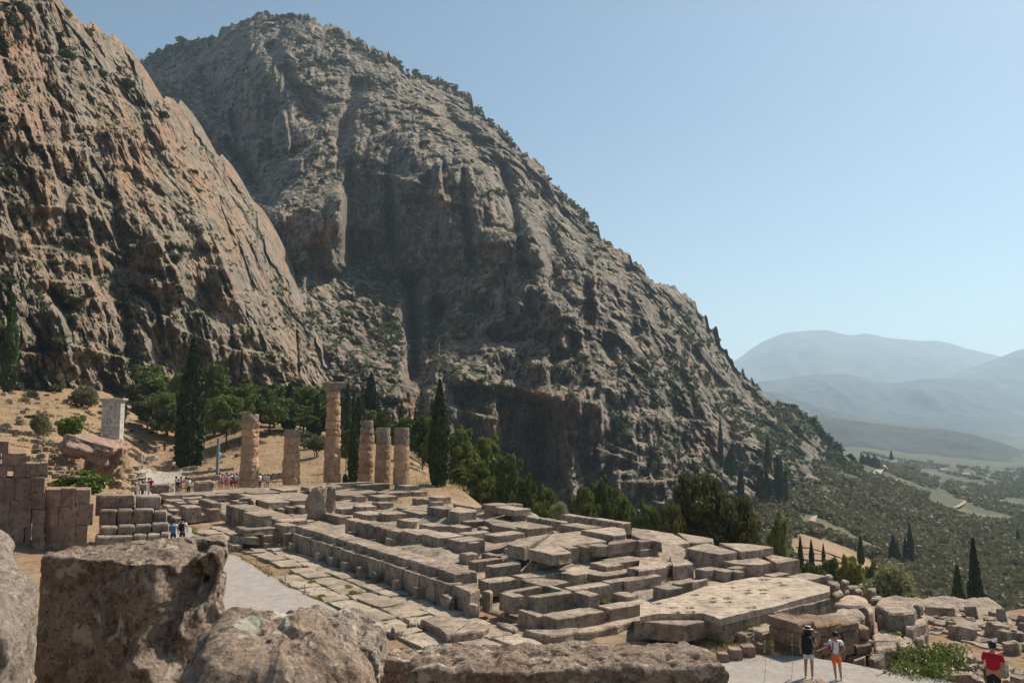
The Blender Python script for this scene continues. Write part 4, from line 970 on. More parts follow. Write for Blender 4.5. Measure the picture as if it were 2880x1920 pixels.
wall_stones(w, 3, 50, 1.6, [(-120, 100, 630, 760), (-120, 0, 760, 895), (22, 100, 760, 895), (100, 285, 760, 895), (-120, 75, 895, 1030), (150, 285, 895, 1030), (75, 150, 895, 960), (285, 440, 870, 1025), (445, 525, 865, 992), (440, 525, 992, 1030)], 'redwall')
wall_stones(w, 10, 50, 1.6, [(-80, 100, 155, 310), (100, 215, 155, 310), (-80, 60, 310, 500), (60, 215, 310, 500), (-80, 45, 500, 600), (45, 170, 500, 600), (172, 215, 500, 600), (-80, 50, 600, 700), (50, 215, 600, 700),
                             (312, 420, 232, 355), (420, 520, 228, 355), (312, 400, 355, 490), (400, 520, 355, 490), (312, 395, 490, 590), (395, 518, 490, 590), (305, 520, 590, 690), (522, 625, 235, 330), (522, 640, 332, 480), (522, 600, 482, 600), (522, 610, 602, 760), (150, 280, 670, 745), (282, 420, 662, 745)], 'redwall')
wall_stones(w, 10, 50.1, 1.6, [(-80, 160, 702, 790), (162, 300, 748, 800), (302, 480, 748, 800)], 'redwall')
wall_stones(w, 10, 49.55, 1.6, [(220, 310, 152, 250), (220, 310, 252, 370), (220, 310, 372, 470), (220, 310, 472, 580), (220, 310, 582, 690)], 'redwall', .05)
w = ruin('stepped_base', 'four stepped courses of large grey blocks left of the two backpackers', 'ruin')
wall_stones(w, 3, 53.6, 1.5, [(1060, 1480, 1225, 1450), (1490, 1770, 1240, 1450)], 'stone', .09)
wall_stones(w, 3, 52.4, 1.6, [(1095, 1288, 1390, 1580), (1290, 1460, 1385, 1580), (1465, 1690, 1382, 1580), (1690, 1840, 1408, 1580)], 'stone', .09)
wall_stones(w, 10, 51.2, 1.6, [(685, 805, 495, 620), (810, 925, 487, 620), (930, 1040, 482, 620), (1042, 1160, 474, 620)], 'stone', .09)
wall_stones(w, 10, 50.2, 1.6, [(655, 915, 562, 640), (917, 1010, 552, 640), (1012, 1105, 548, 640), (1107, 1165, 540, 640)], 'stone', .08)

BOUL = [boulder_mesh('rock', 1, 1, 1, M['stone'], s, 2, .22, .75) for s in range(8)]
BOULW = [boulder_mesh('rock', 1, 1, 1, M['wallwarm'], s + 20, 2, .24, .65) for s in range(6)]
BOULM = [boulder_mesh('rock', 1, 1, 1, M['marble'], s + 40, 1, .12, .95) for s in range(5)]
BRICK = [prism_mesh([Vector(p) for p in ((-.5, -.5), (.5, -.5), (.5, .5), (-.5, .5))], 1, 1, .06, .05, 3, M['stone'], .03, .03) for _ in range(9)]
def place(name, me, px, py_bot, D, wpx, hpx, dep=1.0, z=None, rz=None, label=None, cat='stone block', group=None, tilt=None, parent=None):
    p = at_depth(px, py_bot, D); w_ = wpx * D / F; h_ = hpx * D / F
    o = obj(name, me, parent, (float(p[0]), D, float(p[2]) if z is None else z), R3.uniform(-.5, .5) if rz is None else rz, (w_, w_ * dep, h_), label, cat if parent is None else None, group)
    if tilt: o.rotation_euler = (tilt[0], tilt[1], o.rotation_euler[2])
    return o

# rock shelter, scattered masonry, boundary stones beyond the wall
e = ruin('rock_shelter', 'overhanging dark boulder like a small cave above the green bush', 'rock')
def part_at(parent, me, px, py, D, w_, d_, h_, rot=(0, 0, 0)):
    p = at_depth(px, py, D); o = obj(me.name, me, parent, (float(p[0]), D, float(p[2]))); o.scale = (w_, d_, h_); o.rotation_euler = rot; return o
cap = boulder_mesh('roof_rock', 1, 1, 1, M['redwall'], 77, 4, .25, .6)
part_at(e, cap, 256, 1287, 66, 3.9, 5.5, 1.5, (0, .32, .2))
sup = boulder_mesh('side_rock', 1, 1, 1, M['wallwarm'], 78, 4, .3, .6)
part_at(e, sup, 315, 1345, 67, 1.6, 3.0, 2.6); part_at(e, sup, 205, 1335, 69, .8, 2.6, 1.8)
part_at(e, boulder_mesh('back_rock', 1, 1, 1, M['redwall'], 79, 3, .2, .8), 255, 1345, 71.5, 4.4, 1.2, 3.0)
rr = random.Random(5)
e2 = ruin('rubble_bank', 'bank of pinkish broken stones between the tall wall and the cave rock', 'rubble')
for i in range(70):
    px = rr.uniform(100, 215); py = rr.uniform(1255, 1350) if px > 135 else rr.uniform(1240, 1290); D = 72 - (py - 1250) * .14
    o = place('stone', rr.choice(BOULW), px, py, D, rr.uniform(9, 24), rr.uniform(7, 14), rr.uniform(.8, 1.2), parent=e2)
e2b = ruin('rubble_bank', 'heap of orange broken stones just right of the cave rock', 'rubble')
for i in range(26):
    px = rr.uniform(310, 345); py = rr.uniform(1265, 1375); D = 65
    place('stone', rr.choice(BOULW), px, py, D, rr.uniform(9, 20), rr.uniform(8, 14), parent=e2b)
for i, (px0, py0, px1, py1, D, n_, hp, lab) in enumerate([(0, 1182, 85, 1195, 118, 7, 9, 'low pale terrace wall on the dry slope at the far left'), (0, 1215, 120, 1232, 92, 9, 14, 'second low stone terrace wall above the tall broken wall'),
        (95, 1250, 190, 1262, 84, 8, 14, 'short stone wall under the small olive tree'), (330, 1272, 400, 1290, 108, 7, 8, 'low stone row at the foot of the square pillar')]):
    e3 = ruin('terrace_wall', lab, 'wall')
    for j in range(n_):
        t_ = (j + .5) / n_; place('stone', rr.choice(BRICK), px0 + (px1 - px0) * t_, py0 + (py1 - py0) * t_, D, abs(px1 - px0) / n_ * .96, hp * rr.uniform(.8, 1.1), .7, rz=rr.uniform(-.08, .08), parent=e3)
sw = [(368, 1330, 16, 12), (385, 1322, 20, 11), (398, 1318, 16, 10), (372, 1345, 18, 12), (392, 1341, 24, 13), (378, 1362, 16, 16), (395, 1360, 22, 16), (405, 1378, 26, 18), (380, 1382, 20, 14), (412, 1305, 16, 9), (398, 1300, 14, 10), (352, 1312, 14, 10), (357, 1330, 12, 10)]
for i, (px, pb, w_, h_) in enumerate(sw):
    place('stone_block', rr.choice(BRICK), px, pb, 104 - (pb - 1300) * .25, w_, h_, 1.1, label='squared grey block in the tumbled edge left of the sloping visitors path', group='tumbled blocks beside the far path')
for i in range(15):
    px = rr.uniform(372, 452); py = 1303 - (px - 372) * .16 + rr.uniform(-6, 8)
    place('marble_fragment', rr.choice(BOULM), px, py, 122, rr.uniform(8, 15), rr.uniform(7, 13), .8, label='small white marble fragment in the row beside the far path', cat='marble fragment', group='white marble fragments beside the far path')
for i, (px, pb, w_, h_, D) in enumerate([(438, 1272, 15, 14, 128), (505, 1316, 18, 13, 130)]):
    place('stone_block', rr.choice(BRICK), px, pb, D, w_, h_, 1, label=('dark cube shaped block alone on the dry slope', 'dark squared block at the foot of the tall cypress')[i])
p_ = place('stone_block', BOUL[2], 456, 1389, 86, 52, 27, .8, rz=.1, label='large rounded grey block between the two knots of visitors')
p_ = place('stone_block', BOUL[5], 573, 1381, 84, 50, 28, .9, rz=.4, label='big slanting boulder left of the first column')
# terrace walls between the path and the columns
for (px0, py0, px1, py1, D, n_, hp, lab) in [(512, 1338, 660, 1322, 112, 10, 9, 'top course of the long low wall behind the visitors'), (520, 1356, 662, 1342, 104, 9, 11, 'middle course of the long low wall behind the visitors'), (515, 1325, 560, 1320, 120, 4, 12, 'short stub of wall left of the thin metal column'),
                                            (730, 1352, 800, 1345, 103, 4, 16, 'low stone wall between the first two columns'), (850, 1352, 905, 1345, 108, 4, 10, 'low stones between the second and tallest columns')]:
    e3 = ruin('terrace_wall', lab, 'wall')
    for j in range(n_):
        t_ = (j + .5) / n_; place('stone', rr.choice(BRICK), px0 + (px1 - px0) * t_, py0 + (py1 - py0) * t_, D, abs(px1 - px0) / n_ * .97, hp * rr.uniform(.85, 1.1), .8, rz=rr.uniform(-.06, .06), parent=e3)
for i in range(46):
    px = rr.uniform(725, 930); py = rr.uniform(1290, 1350); D = 150 - (py - 1290) * .65
    place('stone', rr.choice(BOUL), px, py, D, rr.uniform(7, 20), rr.uniform(5, 12), label='loose grey stone lying on the dry slope behind the columns', cat='stone', group='loose stones on the slope behind the columns')

# square pillar
e = ruin('square_pillar', 'tall square pillar of pale grey marble courses with a projecting cap', 'pillar')
D = 118.; b0 = at_depth(314, 1256, D); W_ = 2.55; zt_ = float(at_depth(314, 1131, D)[2]); zb_ = float(b0[2])
cpos = Vector((float(b0[0]), D)); nc_ = 11; hh = (zt_ - zb_) / nc_
PA = math.radians(10); UP = Vector((-math.sin(PA), math.cos(PA))); VP = Vector((math.cos(PA), math.sin(PA)))
def rectw(c, a, b, oa=0, ob=0): return [c + UP * (oa + sa * a / 2) + VP * (ob + sb * b / 2) for sa, sb in ((-1, -1), (1, -1), (1, 1), (-1, 1))]
for i in range(nc_):
    z = zb_ + hh * (i + 1) - .01; s = (0, .2, -.15)[i % 3] * W_; l1 = W_ / 2 + s; l2 = W_ / 2 - s
    block_w(e, rectw(cpos, W_ * .8, l1 - .02, 0, -W_ / 2 + l1 / 2), z, hh - .02, 'marble', ch=.03, jit=.015, flare=0)
    block_w(e, rectw(cpos, W_ * .8, l2 - .02, 0, W_ / 2 - l2 / 2), z, hh - .02, 'marble', ch=.03, jit=.015, flare=0)
block_w(e, rectw(cpos, W_ * .95, W_ * 1.12), zt_ + .25, .25, 'marble', name='cap_moulding', ch=.03, flare=-.06)
block_w(e, rectw(cpos, W_ * 1.1, W_ * 1.28), zt_ + .55, .30, 'marble', name='cap_slab', ch=.03, flare=-.03)
block_w(e, rectw(cpos, W_ * 1.3, W_ * 1.5), zb_ + .02, 1.2, 'stone', name='plinth')
# twisted bronze column
e = ruin('twisted_column', 'slender blue green twisted metal column beside the path, left of the first stone column', 'column')
D = 108.; b = at_depth(611, 1336, D); H_ = (1336 - 1234) * D / F; Vs = []; Fs = []
nz_, na = 90, 15
for j in range(nz_ + 1):
    z = H_ * j / nz_; tw = j * .42; r = .21 - .05 * j / nz_
    for i in range(na):
        a = 2 * math.pi * i / na; rr_ = r * (1 + .22 * math.cos(3 * (a - tw))); Vs.append((rr_ * math.cos(a), rr_ * math.sin(a), z))
for j in range(nz_):
    for i in range(na): Fs.append((j * na + i, j * na + (i + 1) % na, (j + 1) * na + (i + 1) % na, (j + 1) * na + i))
Fs.append(tuple(nz_ * na + i for i in range(na)))
e.location = (float(b[0]), D, float(b[2]))
obj('shaft', mesh_py('shaft', Vs, Fs, mat_flat('blue green bronze', (.20, .25, .26), .55, .3, 3), True), e)
obj('base', prism_mesh([Vector(p) for p in ((-.8, -.8), (.8, -.8), (.8, .8), (-.8, .8))], .05, .7, mat=M['stone'], name='base'), e)

# ------------------------------------------------------------------ right hand side: bastion, rubble field
b = ruin('retaining_wall', 'warm brown masonry corner behind the woman and child, capped by a big rounded slab', 'wall')
block(b, 8, [(110, 838), (190, 765), (480, 722), (615, 765), (600, 850), (400, 915), (210, 912)], .62, .42, 'stone', ch=.16, jit=.08, sub=4, flare=-.05)
def wstone(parent, k, x0, x1, y0, y1, D0, D1, th, mat='wallwarm', ch=.05):
    """stone of a wall face that runs from depth D0 at x0 to D1 at x1"""
    a0 = at_depth(*src(k, x0, y0), D0); a1 = at_depth(*src(k, x0, y1), D0); c0 = at_depth(*src(k, x1, y0), D1)
    d = Vector((c0[0] - a0[0], c0[1] - a0[1])).normalized(); nrm = Vector((-d.y, d.x)); nrm = nrm if nrm.y > 0 else -nrm
    p = Vector((a0[0], a0[1])) + d * .015; r_ = Vector((c0[0], c0[1])) - d * .015
    block_w(parent, [p, r_, r_ + nrm * th, p + nrm * th], float((a0[2] + c0[2]) / 2), float(a0[2] - a1[2]) - .02, mat, ch=ch, jit=.035, sub=3, flare=0)
Df = lambda x: 30.2 + (x - 100) * .0022
for (x0, x1, y0, y1) in [(-140, 70, 905, 1010), (70, 360, 925, 1045), (360, 540, 915, 1000), (130, 360, 1045, 1170), (362, 545, 1000, 1145), (-100, 120, 1010, 1180), (100, 300, 1172, 1260), (300, 500, 1148, 1270), (150, 420, 1262, 1350), (-60, 150, 1180, 1330), (505, 700, 1150, 1250), (420, 640, 1272, 1370), (640, 840, 1225, 1400)]:
    wstone(b, 8, x0, x1, y0, y1, Df(x0), Df(x1), 1.6)
for (x0, x1, y0, y1) in [(545, 680, 965, 1100), (560, 720, 1102, 1150)]: wstone(b, 8, x0, x1, y0, y1, 31.5, 31.6, 1.5, 'wallwarm')
RD = '''
8 .62 .4: 270,662 380,592 620,622 660,690 560,722 250,702
8 .55 1.1: 545,702 660,690 722,762 640,802
8 .35 1.0: 722,792 800,776 892,800 892,842 765,842
8 .60 .7: 690,692 760,612 920,650 1102,682 1182,762 1120,800 850,800
8 .10 1.2: 970,902 1200,782 1292,842 1280,902 1050,965
8 -.1 .6: 880,912 920,897 982,922 950,935
8 .60 .4: 1112,692 1182,682 1252,702 1202,722
8 -.35 1.0: 1110,1052 1180,1000 1280,985 1290,1050 1170,1090
8 .65 .5: 120,442 250,432 360,462 280,492
8 .65 .5: 310,432 400,425 460,442 380,455
8 .70 .5: 140,366 200,358 280,380 170,392
8 .60 .4: 365,502 500,482 600,490 430,522
8 .58 .5: 460,532 530,520 600,542 500,562
8 .58 .6: 600,542 640,500 725,508 735,540 680,560
8 .6 .5: 350,542 400,530 450,560 390,570
8 .65 .5: 210,562 330,540 382,582 280,602
8 .65 .4: 500,480 560,465 600,475 540,490
8 .62 .3: 640,640 760,590 810,610 720,650
8 -.12 .6: 680,1002 880,950 1030,1045 940,1110 690,1100
8 -.13 .6: 690,1105 940,1115 980,1175 850,1210 690,1210
8 .05 .8: 940,1110 1030,1042 1110,1060 1165,1110 1150,1190 990,1180
8 -.30 .8: 430,1300 620,1258 640,1280 450,1330
8 -.25 .8: 620,1258 780,1205 845,1240 720,1330 640,1300
'''
for ln in RD.strip().splitlines():
    hd, pt = ln.split(':'); k, z, h = hd.split()
    block(b, int(k), [tuple(float(c) for c in s.split(',')) for s in pt.split()], float(z), float(h), 'stone', ch=.08, jit=.05, sub=4)
# pale ledge at the far right, made of flat stones
lg = ruin('stone_ledge', 'pale sunlit ledge of broken flat stones running to the right edge', 'ruin')
A_, B_ = on_plane(*src(8, 1200, 1090), -.55), on_plane(*src(8, 2500, 1400), -.55); C_ = on_plane(*src(8, 1250, 1290), -.55); D_ = on_plane(*src(8, 2500, 1750), -.55)
for i in range(12):
    for j in range(4):
        s0, s1, t0, t1 = i / 12, (i + .97) / 12, j / 4, (j + .95) / 4
        f = lambda s, t: A_.lerp(B_, s).lerp(C_.lerp(D_, s), t) + Vector((R3.uniform(-.12, .12), R3.uniform(-.12, .12)))
        block_w(lg, [f(s0, t0), f(s1, t0), f(s1, t1), f(s0, t1)], -.62 + R3.uniform(-.08, .08), .6, 'paving', ch=.06, jit=.07, sub=3)
RB = [(1340, 800, 80, 60), (1460, 850, 130, 70), (1620, 830, 110, 80), (1690, 790, 90, 90), (1800, 800, 130, 170), (1900, 830, 90, 80), (2040, 820, 110, 100), (2130, 840, 100, 180), (2310, 880, 110, 160), (1620, 890, 100, 70), (1760, 895, 140, 80),
      (1340, 915, 120, 70), (1450, 935, 150, 90), (1575, 950, 110, 130), (1655, 1030, 260, 180), (1370, 1030, 180, 90), (2040, 985, 190, 180), (1850, 1100, 170, 80), (2150, 1080, 140, 190), (2270, 1075, 120, 140), (2050, 1160, 130, 90), (1930, 1170, 180, 80),
      (2250, 1190, 170, 170), (2205, 960, 120, 90), (2340, 960, 90, 130), (2340, 1090, 80, 150), (1900, 940, 100, 80), (1985, 890, 120, 90), (1905, 1030, 90, 70), (1520, 880, 90, 60), (1400, 770, 100, 40), (1990, 930, 80, 60), (2110, 930, 90, 60), (1780, 985, 90, 60), (2400, 1180, 120, 120), (1460, 1080, 120, 60),
      (1280, 850, 60, 60), (1300, 960, 70, 50), (1570, 795, 70, 50), (1850, 985, 70, 60)]
adj = ['flat', 'squared', 'tilted', 'broken', 'upright']
def nth(n): return {1: 'first', 2: 'second', 3: 'third', 21: 'twenty-first', 22: 'twenty-second', 23: 'twenty-third', 31: 'thirty-first', 32: 'thirty-second', 33: 'thirty-third', 41: 'forty-first', 42: 'forty-second', 43: 'forty-third', 51: 'fifty-first', 52: 'fifty-second', 53: 'fifty-third', 4: 'fourth', 5: 'fifth', 6: 'sixth', 7: 'seventh', 8: 'eighth', 9: 'ninth', 10: 'tenth', 11: 'eleventh', 12: 'twelfth', 13: 'thirteenth'}.get(n, '%dth' % n)
for _ in range(46):
    x = rr.uniform(1250, 2420); y = rr.uniform(790 + (x - 1250) * .02, 1000 + (x - 1250) * .14); RB.append((x, y, rr.uniform(60, 130), rr.uniform(45, 90)))
for _ in range(70):
    x = rr.uniform(1280, 2420); y = rr.uniform(960 + (x - 1250) * .10, 1050 + (x - 1250) * .235); RB.append((x, y, rr.uniform(55, 120), rr.uniform(40, 85)))
RBL = [''] * len(RB); rows_ = {}
for i, (x, y, w_, h_) in enumerate(RB): rows_.setdefault(0 if y < 850 else 1 if y < 930 else 2 if y < 1030 else 3, []).append((x, i))
for k_, L_ in rows_.items():
    for n_, (x, i) in enumerate(sorted(L_)): RBL[i] = '%s grey fallen block from the left in the %s row of the heap' % (nth(n_ + 1), ('back', 'second', 'third', 'front')[k_])
for i, (x, y, w_, h_) in enumerate(RB):
    px, py = src(8, x, y + h_ * .55); z = -1.55; p = on_plane(px, py, z); D = p.y
    o = place('fallen_block', rr.choice(BRICK), px, py, D, w_ / 3.92 * .92, h_ / 3.92 * 1.1, rr.uniform(.7, 1.2), rz=rr.uniform(-.8, .8), tilt=(rr.uniform(-.25, .25), rr.uniform(-.3, .3)) if i % 3 else (0, 0),
              label=RBL[i], group='fallen blocks heaped at the right edge')
    o.location.z -= .1
place('fallen_block', BRICK[0], *src(8, 1425, 815), 39, 75, 22, .35, rz=-.25, label='long grey beam block lying level at the left end of the fallen blocks')
for i, (x, y, w_, h_, lab) in enumerate([(1540, 1568, 190, 100, 'rounded grey boulder on the path edge left of the man in red'), (1690, 1575, 130, 110, 'pale boulder close behind the man in red'), (2000, 1590, 90, 70, 'low boulder under the leafy shrub beside the man in red'), (2060, 1500, 170, 180, 'squared grey block just right of the man in red'), (2300, 1560, 130, 60, 'pale rock at the lower right corner')]):
    px, py = src(8, x, y); p = on_plane(px, py, -.1)
    place('boulder', BOUL[i + 1], px, py, p.y + .5, w_ / 3.92, h_ / 3.92, .9, label=lab, cat='boulder')
V = []; n = 70; q = [on_plane(*src(8, 1050, 1180), -1.5), on_plane(*src(8, 2700, 1300), -1.5), Vector((27, 47)), Vector((12, 46))]
for i in range(n):
    for j in range(n):
        s, t2 = i / (n - 1), j / (n - 1); p = q[0].lerp(q[1], s).lerp(q[3].lerp(q[2], s), t2); V.append((p.x, p.y, -1.6))
V = np.array(V); V[:, 2] += .22 + fbm(V * 1.3, 4, 12) * .22 - skirt(n)
obj('rubble_ground', mesh_np('rubble ground', V, grid_faces(n, n), M['paving'], True), kind='stuff')
# pale wedge shaped stone and the four little cubes
e = block(None, 8, [(855, 1440), (1000, 1352), (1130, 1362), (1128, 1475)], -.02, .35, 'marble', ch=.02); e.name = 'wedge_stone'; tag(e, 'pale grey wedge shaped cut stone beside the path', 'stone block')
for i, (x0, y0, x1, y1) in enumerate([(240, 1378, 335, 1450), (315, 1345, 430, 1435), (405, 1322, 520, 1415), (520, 1290, 625, 1390)]):
    px = 1920 + (x0 + x1) / 2 / 2.45; pb = 1280 + y1 / 2.45; p = on_plane(px, pb, -.1)
    w_ = (x1 - x0) / 2.45 * p.y / F * .82
    q = [p + Vector((a * w_ / 2, b_ * w_ / 2 + w_ / 2)) for a, b_ in ((-1, -1), (1, -1), (1, 1), (-1, 1))]
    o = block_w(None, q, -.12 + w_ * 1.0, w_ * 1.02, 'redwall', ch=.025, jit=.012, flare=0); o.name = 'cube_stone'
    tag(o, ['leftmost', 'second from left', 'third from left', 'rightmost and highest'][i] + ' of the four pinkish cube stones edging the path', 'stone block', 'four cube stones edging the path')
# blocks west of the temple
ZO[11] = (960, 1280)
def s245(x, y): return 960 + x / 2.45, 1280 + y / 2.45
def blk245(parent, pts, z, h, mat='stone', **kw): return block_w(parent, [on_plane(*s245(x, y), z) for x, y in pts], z, h, mat, **kw)
blk245(T, [(535, 1122), (700, 1095), (900, 1130), (735, 1240)], .42, .5, ch=.06, jit=.05, sub=3)
blk245(T, [(740, 1240), (905, 1132), (1040, 1165), (985, 1205)], .40, .5, ch=.06, jit=.05, sub=3)
blk245(T, [(1230, 1205), (1420, 1190), (1640, 1190), (1600, 1225), (1440, 1245)], .35, .5, ch=.06, jit=.05, sub=3)
blk245(T, [(1600, 1225), (1640, 1190), (2010, 1120), (2050, 1135), (1800, 1200)], .36, .55, ch=.06, jit=.05, sub=3)
blk245(T, [(2050, 1160), (2100, 1130), (2260, 1140), (2352, 1120), (2352, 1150), (2200, 1175)], .36, .5, ch=.06, jit=.05, sub=3)
blk245(T, [(340, 1180), (440, 1170), (450, 1200), (360, 1215)], .3, .4, 'paving', ch=.05, jit=.05)
blk245(T, [(450, 1130), (520, 1110), (530, 1150), (470, 1160)], .3, .4, 'paving', ch=.05, jit=.05)
blk245(T, [(1060, 1150), (1230, 1170), (1220, 1200), (1100, 1190)], .25, .4, ch=.05, jit=.05)
M['rope'] = mat_flat('pale rope', (.45, .38, .28)); M['post'] = mat_flat('grey metal post', (.30, .28, .26), .5)
def cyl(name, r, h, n=8, mat=None, r2=None):
    r2 = r if r2 is None else r2
    V = [(math.cos(2 * math.pi * i / n) * (r if j == 0 else r2), math.sin(2 * math.pi * i / n) * (r if j == 0 else r2), h * j) for j in (0, 1) for i in range(n)]
    return mesh_py(name, V, [(i, (i + 1) % n, n + (i + 1) % n, n + i) for i in range(n)] + [tuple(range(n, 2 * n)), tuple(range(n - 1, -1, -1))], mat)
def post(px, py, z, h, label, group):
    p = on_plane(px, py, z); e = ruin('barrier_post', label, 'post', (p.x, p.y, z)); e['group'] = group
    obj('stake', cyl('stake', .022, h, 8, M['post']), e); obj('foot', cyl('foot', .07, .05, 10, M['post']), e); return Vector((p.x, p.y, z + h * .93))
pl = [(450, 640, 60), (562, 700, 60), (810, 855, 90), (938, 880, 60), (1108, 985, 120), (1240, 1100, 110), (1420, 1195, 115), (1633, 1300, 112)]
ord_ = ['farthest', 'second farthest', 'third farthest', 'fourth farthest', 'fifth farthest', 'third nearest', 'second nearest', 'nearest']
tops = [post(*src(4, x, y), .15, h_ / 3.92 * (on_plane(*src(4, x, y), .15).y) / F, ord_[i] + ' short metal barrier post along the grassy edge of the gravel path', 'barrier posts along the gravel path') for i, (x, y, h_) in enumerate(pl)]
tops2 = [post(1920 + x / 2.45, 1280 + y / 2.45, .05, .62, lab, 'barrier posts near the woman and child') for x, y, lab in ((480, 1275, 'barrier post behind the cube stones, the farther one'), (497, 1330, 'barrier post behind the cube stones, the nearer one'), (1395, 1490, 'lone barrier post at the path edge right of the child'))]
def rope(a, b, sag, label):
    n = 12; V = []; r = .012
    for i in range(n + 1):
        t_ = i / n; c = a.lerp(b, t_); c.z -= sag * 4 * t_ * (1 - t_)
        for k in range(4): V.append((c.x, c.y + math.cos(k * 1.57) * r, c.z + math.sin(k * 1.57) * r))
    Fs = [(i * 4 + k, i * 4 + (k + 1) % 4, i * 4 + 4 + (k + 1) % 4, i * 4 + 4 + k) for i in range(n) for k in range(4)]
    obj('rope', mesh_py('rope', V, Fs, M['rope']), label=label, cat='rope')
rope(tops2[1], Vector((on_plane(2105, 1830, 0).x, on_plane(2105, 1830, 0).y, .3)), .12, 'thin pale rope sagging left from the post by the cube stones')
rope(tops2[2], Vector((on_plane(2436, 1868, 0).x, on_plane(2436, 1868, 0).y, .35)), .06, 'thin pale rope running left from the lone post right of the child')
# ------------------------------------------------------------------ foliage
RL = np.random.RandomState(3)
def leaf_quads(c, size, up=0.0, aspect=1.6):
    """one small leaf-clump quad round each centre"""
    n = len(c); a = RL.normal(size=(n, 3)); a[:, 2] += up * 2; a /= np.linalg.norm(a, axis=1)[:, None]
    b = RL.normal(size=(n, 3)); b -= (a * b).sum(1)[:, None] * a; b /= np.linalg.norm(b, axis=1)[:, None]
    s = size * RL.uniform(.6, 1.3, n)[:, None]
    V = np.stack([c - a * s * aspect / 2, c + b * s * .5, c + a * s * aspect / 2, c - b * s * .5], 1).reshape(-1, 3)
    return V, np.arange(n * 4).reshape(n, 4)
def ell(n, c, r, shell=.55):
    d = RL.normal(size=(n, 3)); d /= np.linalg.norm(d, axis=1)[:, None]
    k = shell + (1 - shell) * RL.uniform(0, 1, n) ** .6
    return np.array(c) + d * k[:, None] * np.array(r)
def tube(pts, rads, n=6):
    V, Fs = [], []
    for i, (p, r) in enumerate(zip(pts, rads)):
        p = Vector(p); d = (Vector(pts[min(i + 1, len(pts) - 1)]) - Vector(pts[max(i - 1, 0)])).normalized()
        x = d.orthogonal().normalized(); y = d.cross(x)
        for k in range(n):
            a = 2 * math.pi * k / n; q = p + x * math.cos(a) * r + y * math.sin(a) * r; V.append(tuple(q))
    for i in range(len(pts) - 1):
        for k in range(n): Fs.append((i * n + k, i * n + (k + 1) % n, (i + 1) * n + (k + 1) % n, (i + 1) * n + k))
    return V, Fs
def join(parts):
    V, Fs, o = [], [], 0
    for v, f in parts: V += list(v); Fs += [tuple(i + o for i in q) for q in f]; o += len(v)
    return V, Fs
def cypress_meshes(seed, H=12., R=1.15, n=3400, mat='cypress', loose=0.0):
    RL.seed(seed); t = RL.uniform(0.02, 1, n) ** .95
    prof = np.minimum(1, (1 - t) * 1.9 + .02) ** .75 * (.55 + .45 * np.clip(t / .12, 0, 1)) * (.75 + .25 * np.clip((1 - t) / .5, 0, 1))
    a = RL.uniform(0, 2 * np.pi, n); lump = 1 + .26 * vn(np.c_[np.cos(a) * 2.6, np.sin(a) * 2.6, t * 13 + seed], seed) + .12 * vn(np.c_[np.cos(a) * 6, np.sin(a) * 6, t * 40 + seed], seed + 3)
    r = R * prof * lump * (.60 + .50 * RL.uniform(0, 1, n) ** .7 + loose * RL.uniform(0, .5, n))
    c = np.c_[np.cos(a) * r, np.sin(a) * r, t * H + .3]; V, Fq = leaf_quads(c, .42, .9, 2.0)
    cr = mesh_np('crown', V, Fq, M[mat]); Vt, Ft = tube([(0, 0, -1.0), (0, 0, H * .5), (0, 0, H * .95)], [.22, .14, .03]); tr = mesh_py('trunk', Vt, Ft, M['bark'])
    return cr, tr
def pine_meshes(seed, H=9., R=3.4, mat='pine', nc_=17, per=330, lean=.6, size=.34, flat=.55, low=.38):
    RL.seed(seed); rs = random.Random(seed); cs = []; parts = []
    tip = (rs.uniform(-lean, lean), rs.uniform(-lean, lean), H * .86)
    mid = (tip[0] * .25, tip[1] * .25 + .1, H * .45)
    parts.append(tube([(0, 0, -1.2), (tip[0] * .05, 0, H * .2), mid, (tip[0] * .6, tip[1] * .6, H * .66), tip], [.26, .22, .17, .12, .05]))
    for i in range(nc_):
        a = i * 2.4 + rs.uniform(-.4, .4); zf = low + (1 - low) * (i + .5) / nc_
        rad = R * (1 - ((zf - low) / (1 - low)) ** 2 * .78) * rs.uniform(.45, .95)
        c = (tip[0] * zf + math.cos(a) * rad, tip[1] * zf + math.sin(a) * rad, H * (zf * .95) + rs.uniform(-.3, .3)); s = rs.uniform(.75, 1.35) * R * .34
        cs.append(ell(int(per * s / (R * .34)), c, (s * 1.15, s * 1.15, s * flat), .5))
        sub = 4
        for _ in range(sub):
            c2 = np.array(c) + RL.normal(size=3) * np.array([s * .8, s * .8, s * .35]); cs.append(ell(int(per * .22), c2, (s * .45, s * .45, s * .3), .4))
        zb = H * max(.25, zf - .22); parts.append(tube([(tip[0] * zb / H, tip[1] * zb / H, zb), tuple((np.array((tip[0] * zf, tip[1] * zf, zb)) + np.array(c)) / 2 + np.array([0, 0, .1])), c], [.08, .05, .02], 4))
    V, Fq = leaf_quads(np.concatenate(cs), size, .25, 1.7); return mesh_np('crown', V, Fq, M[mat]), mesh_py('trunk', *join(parts), M['bark'])
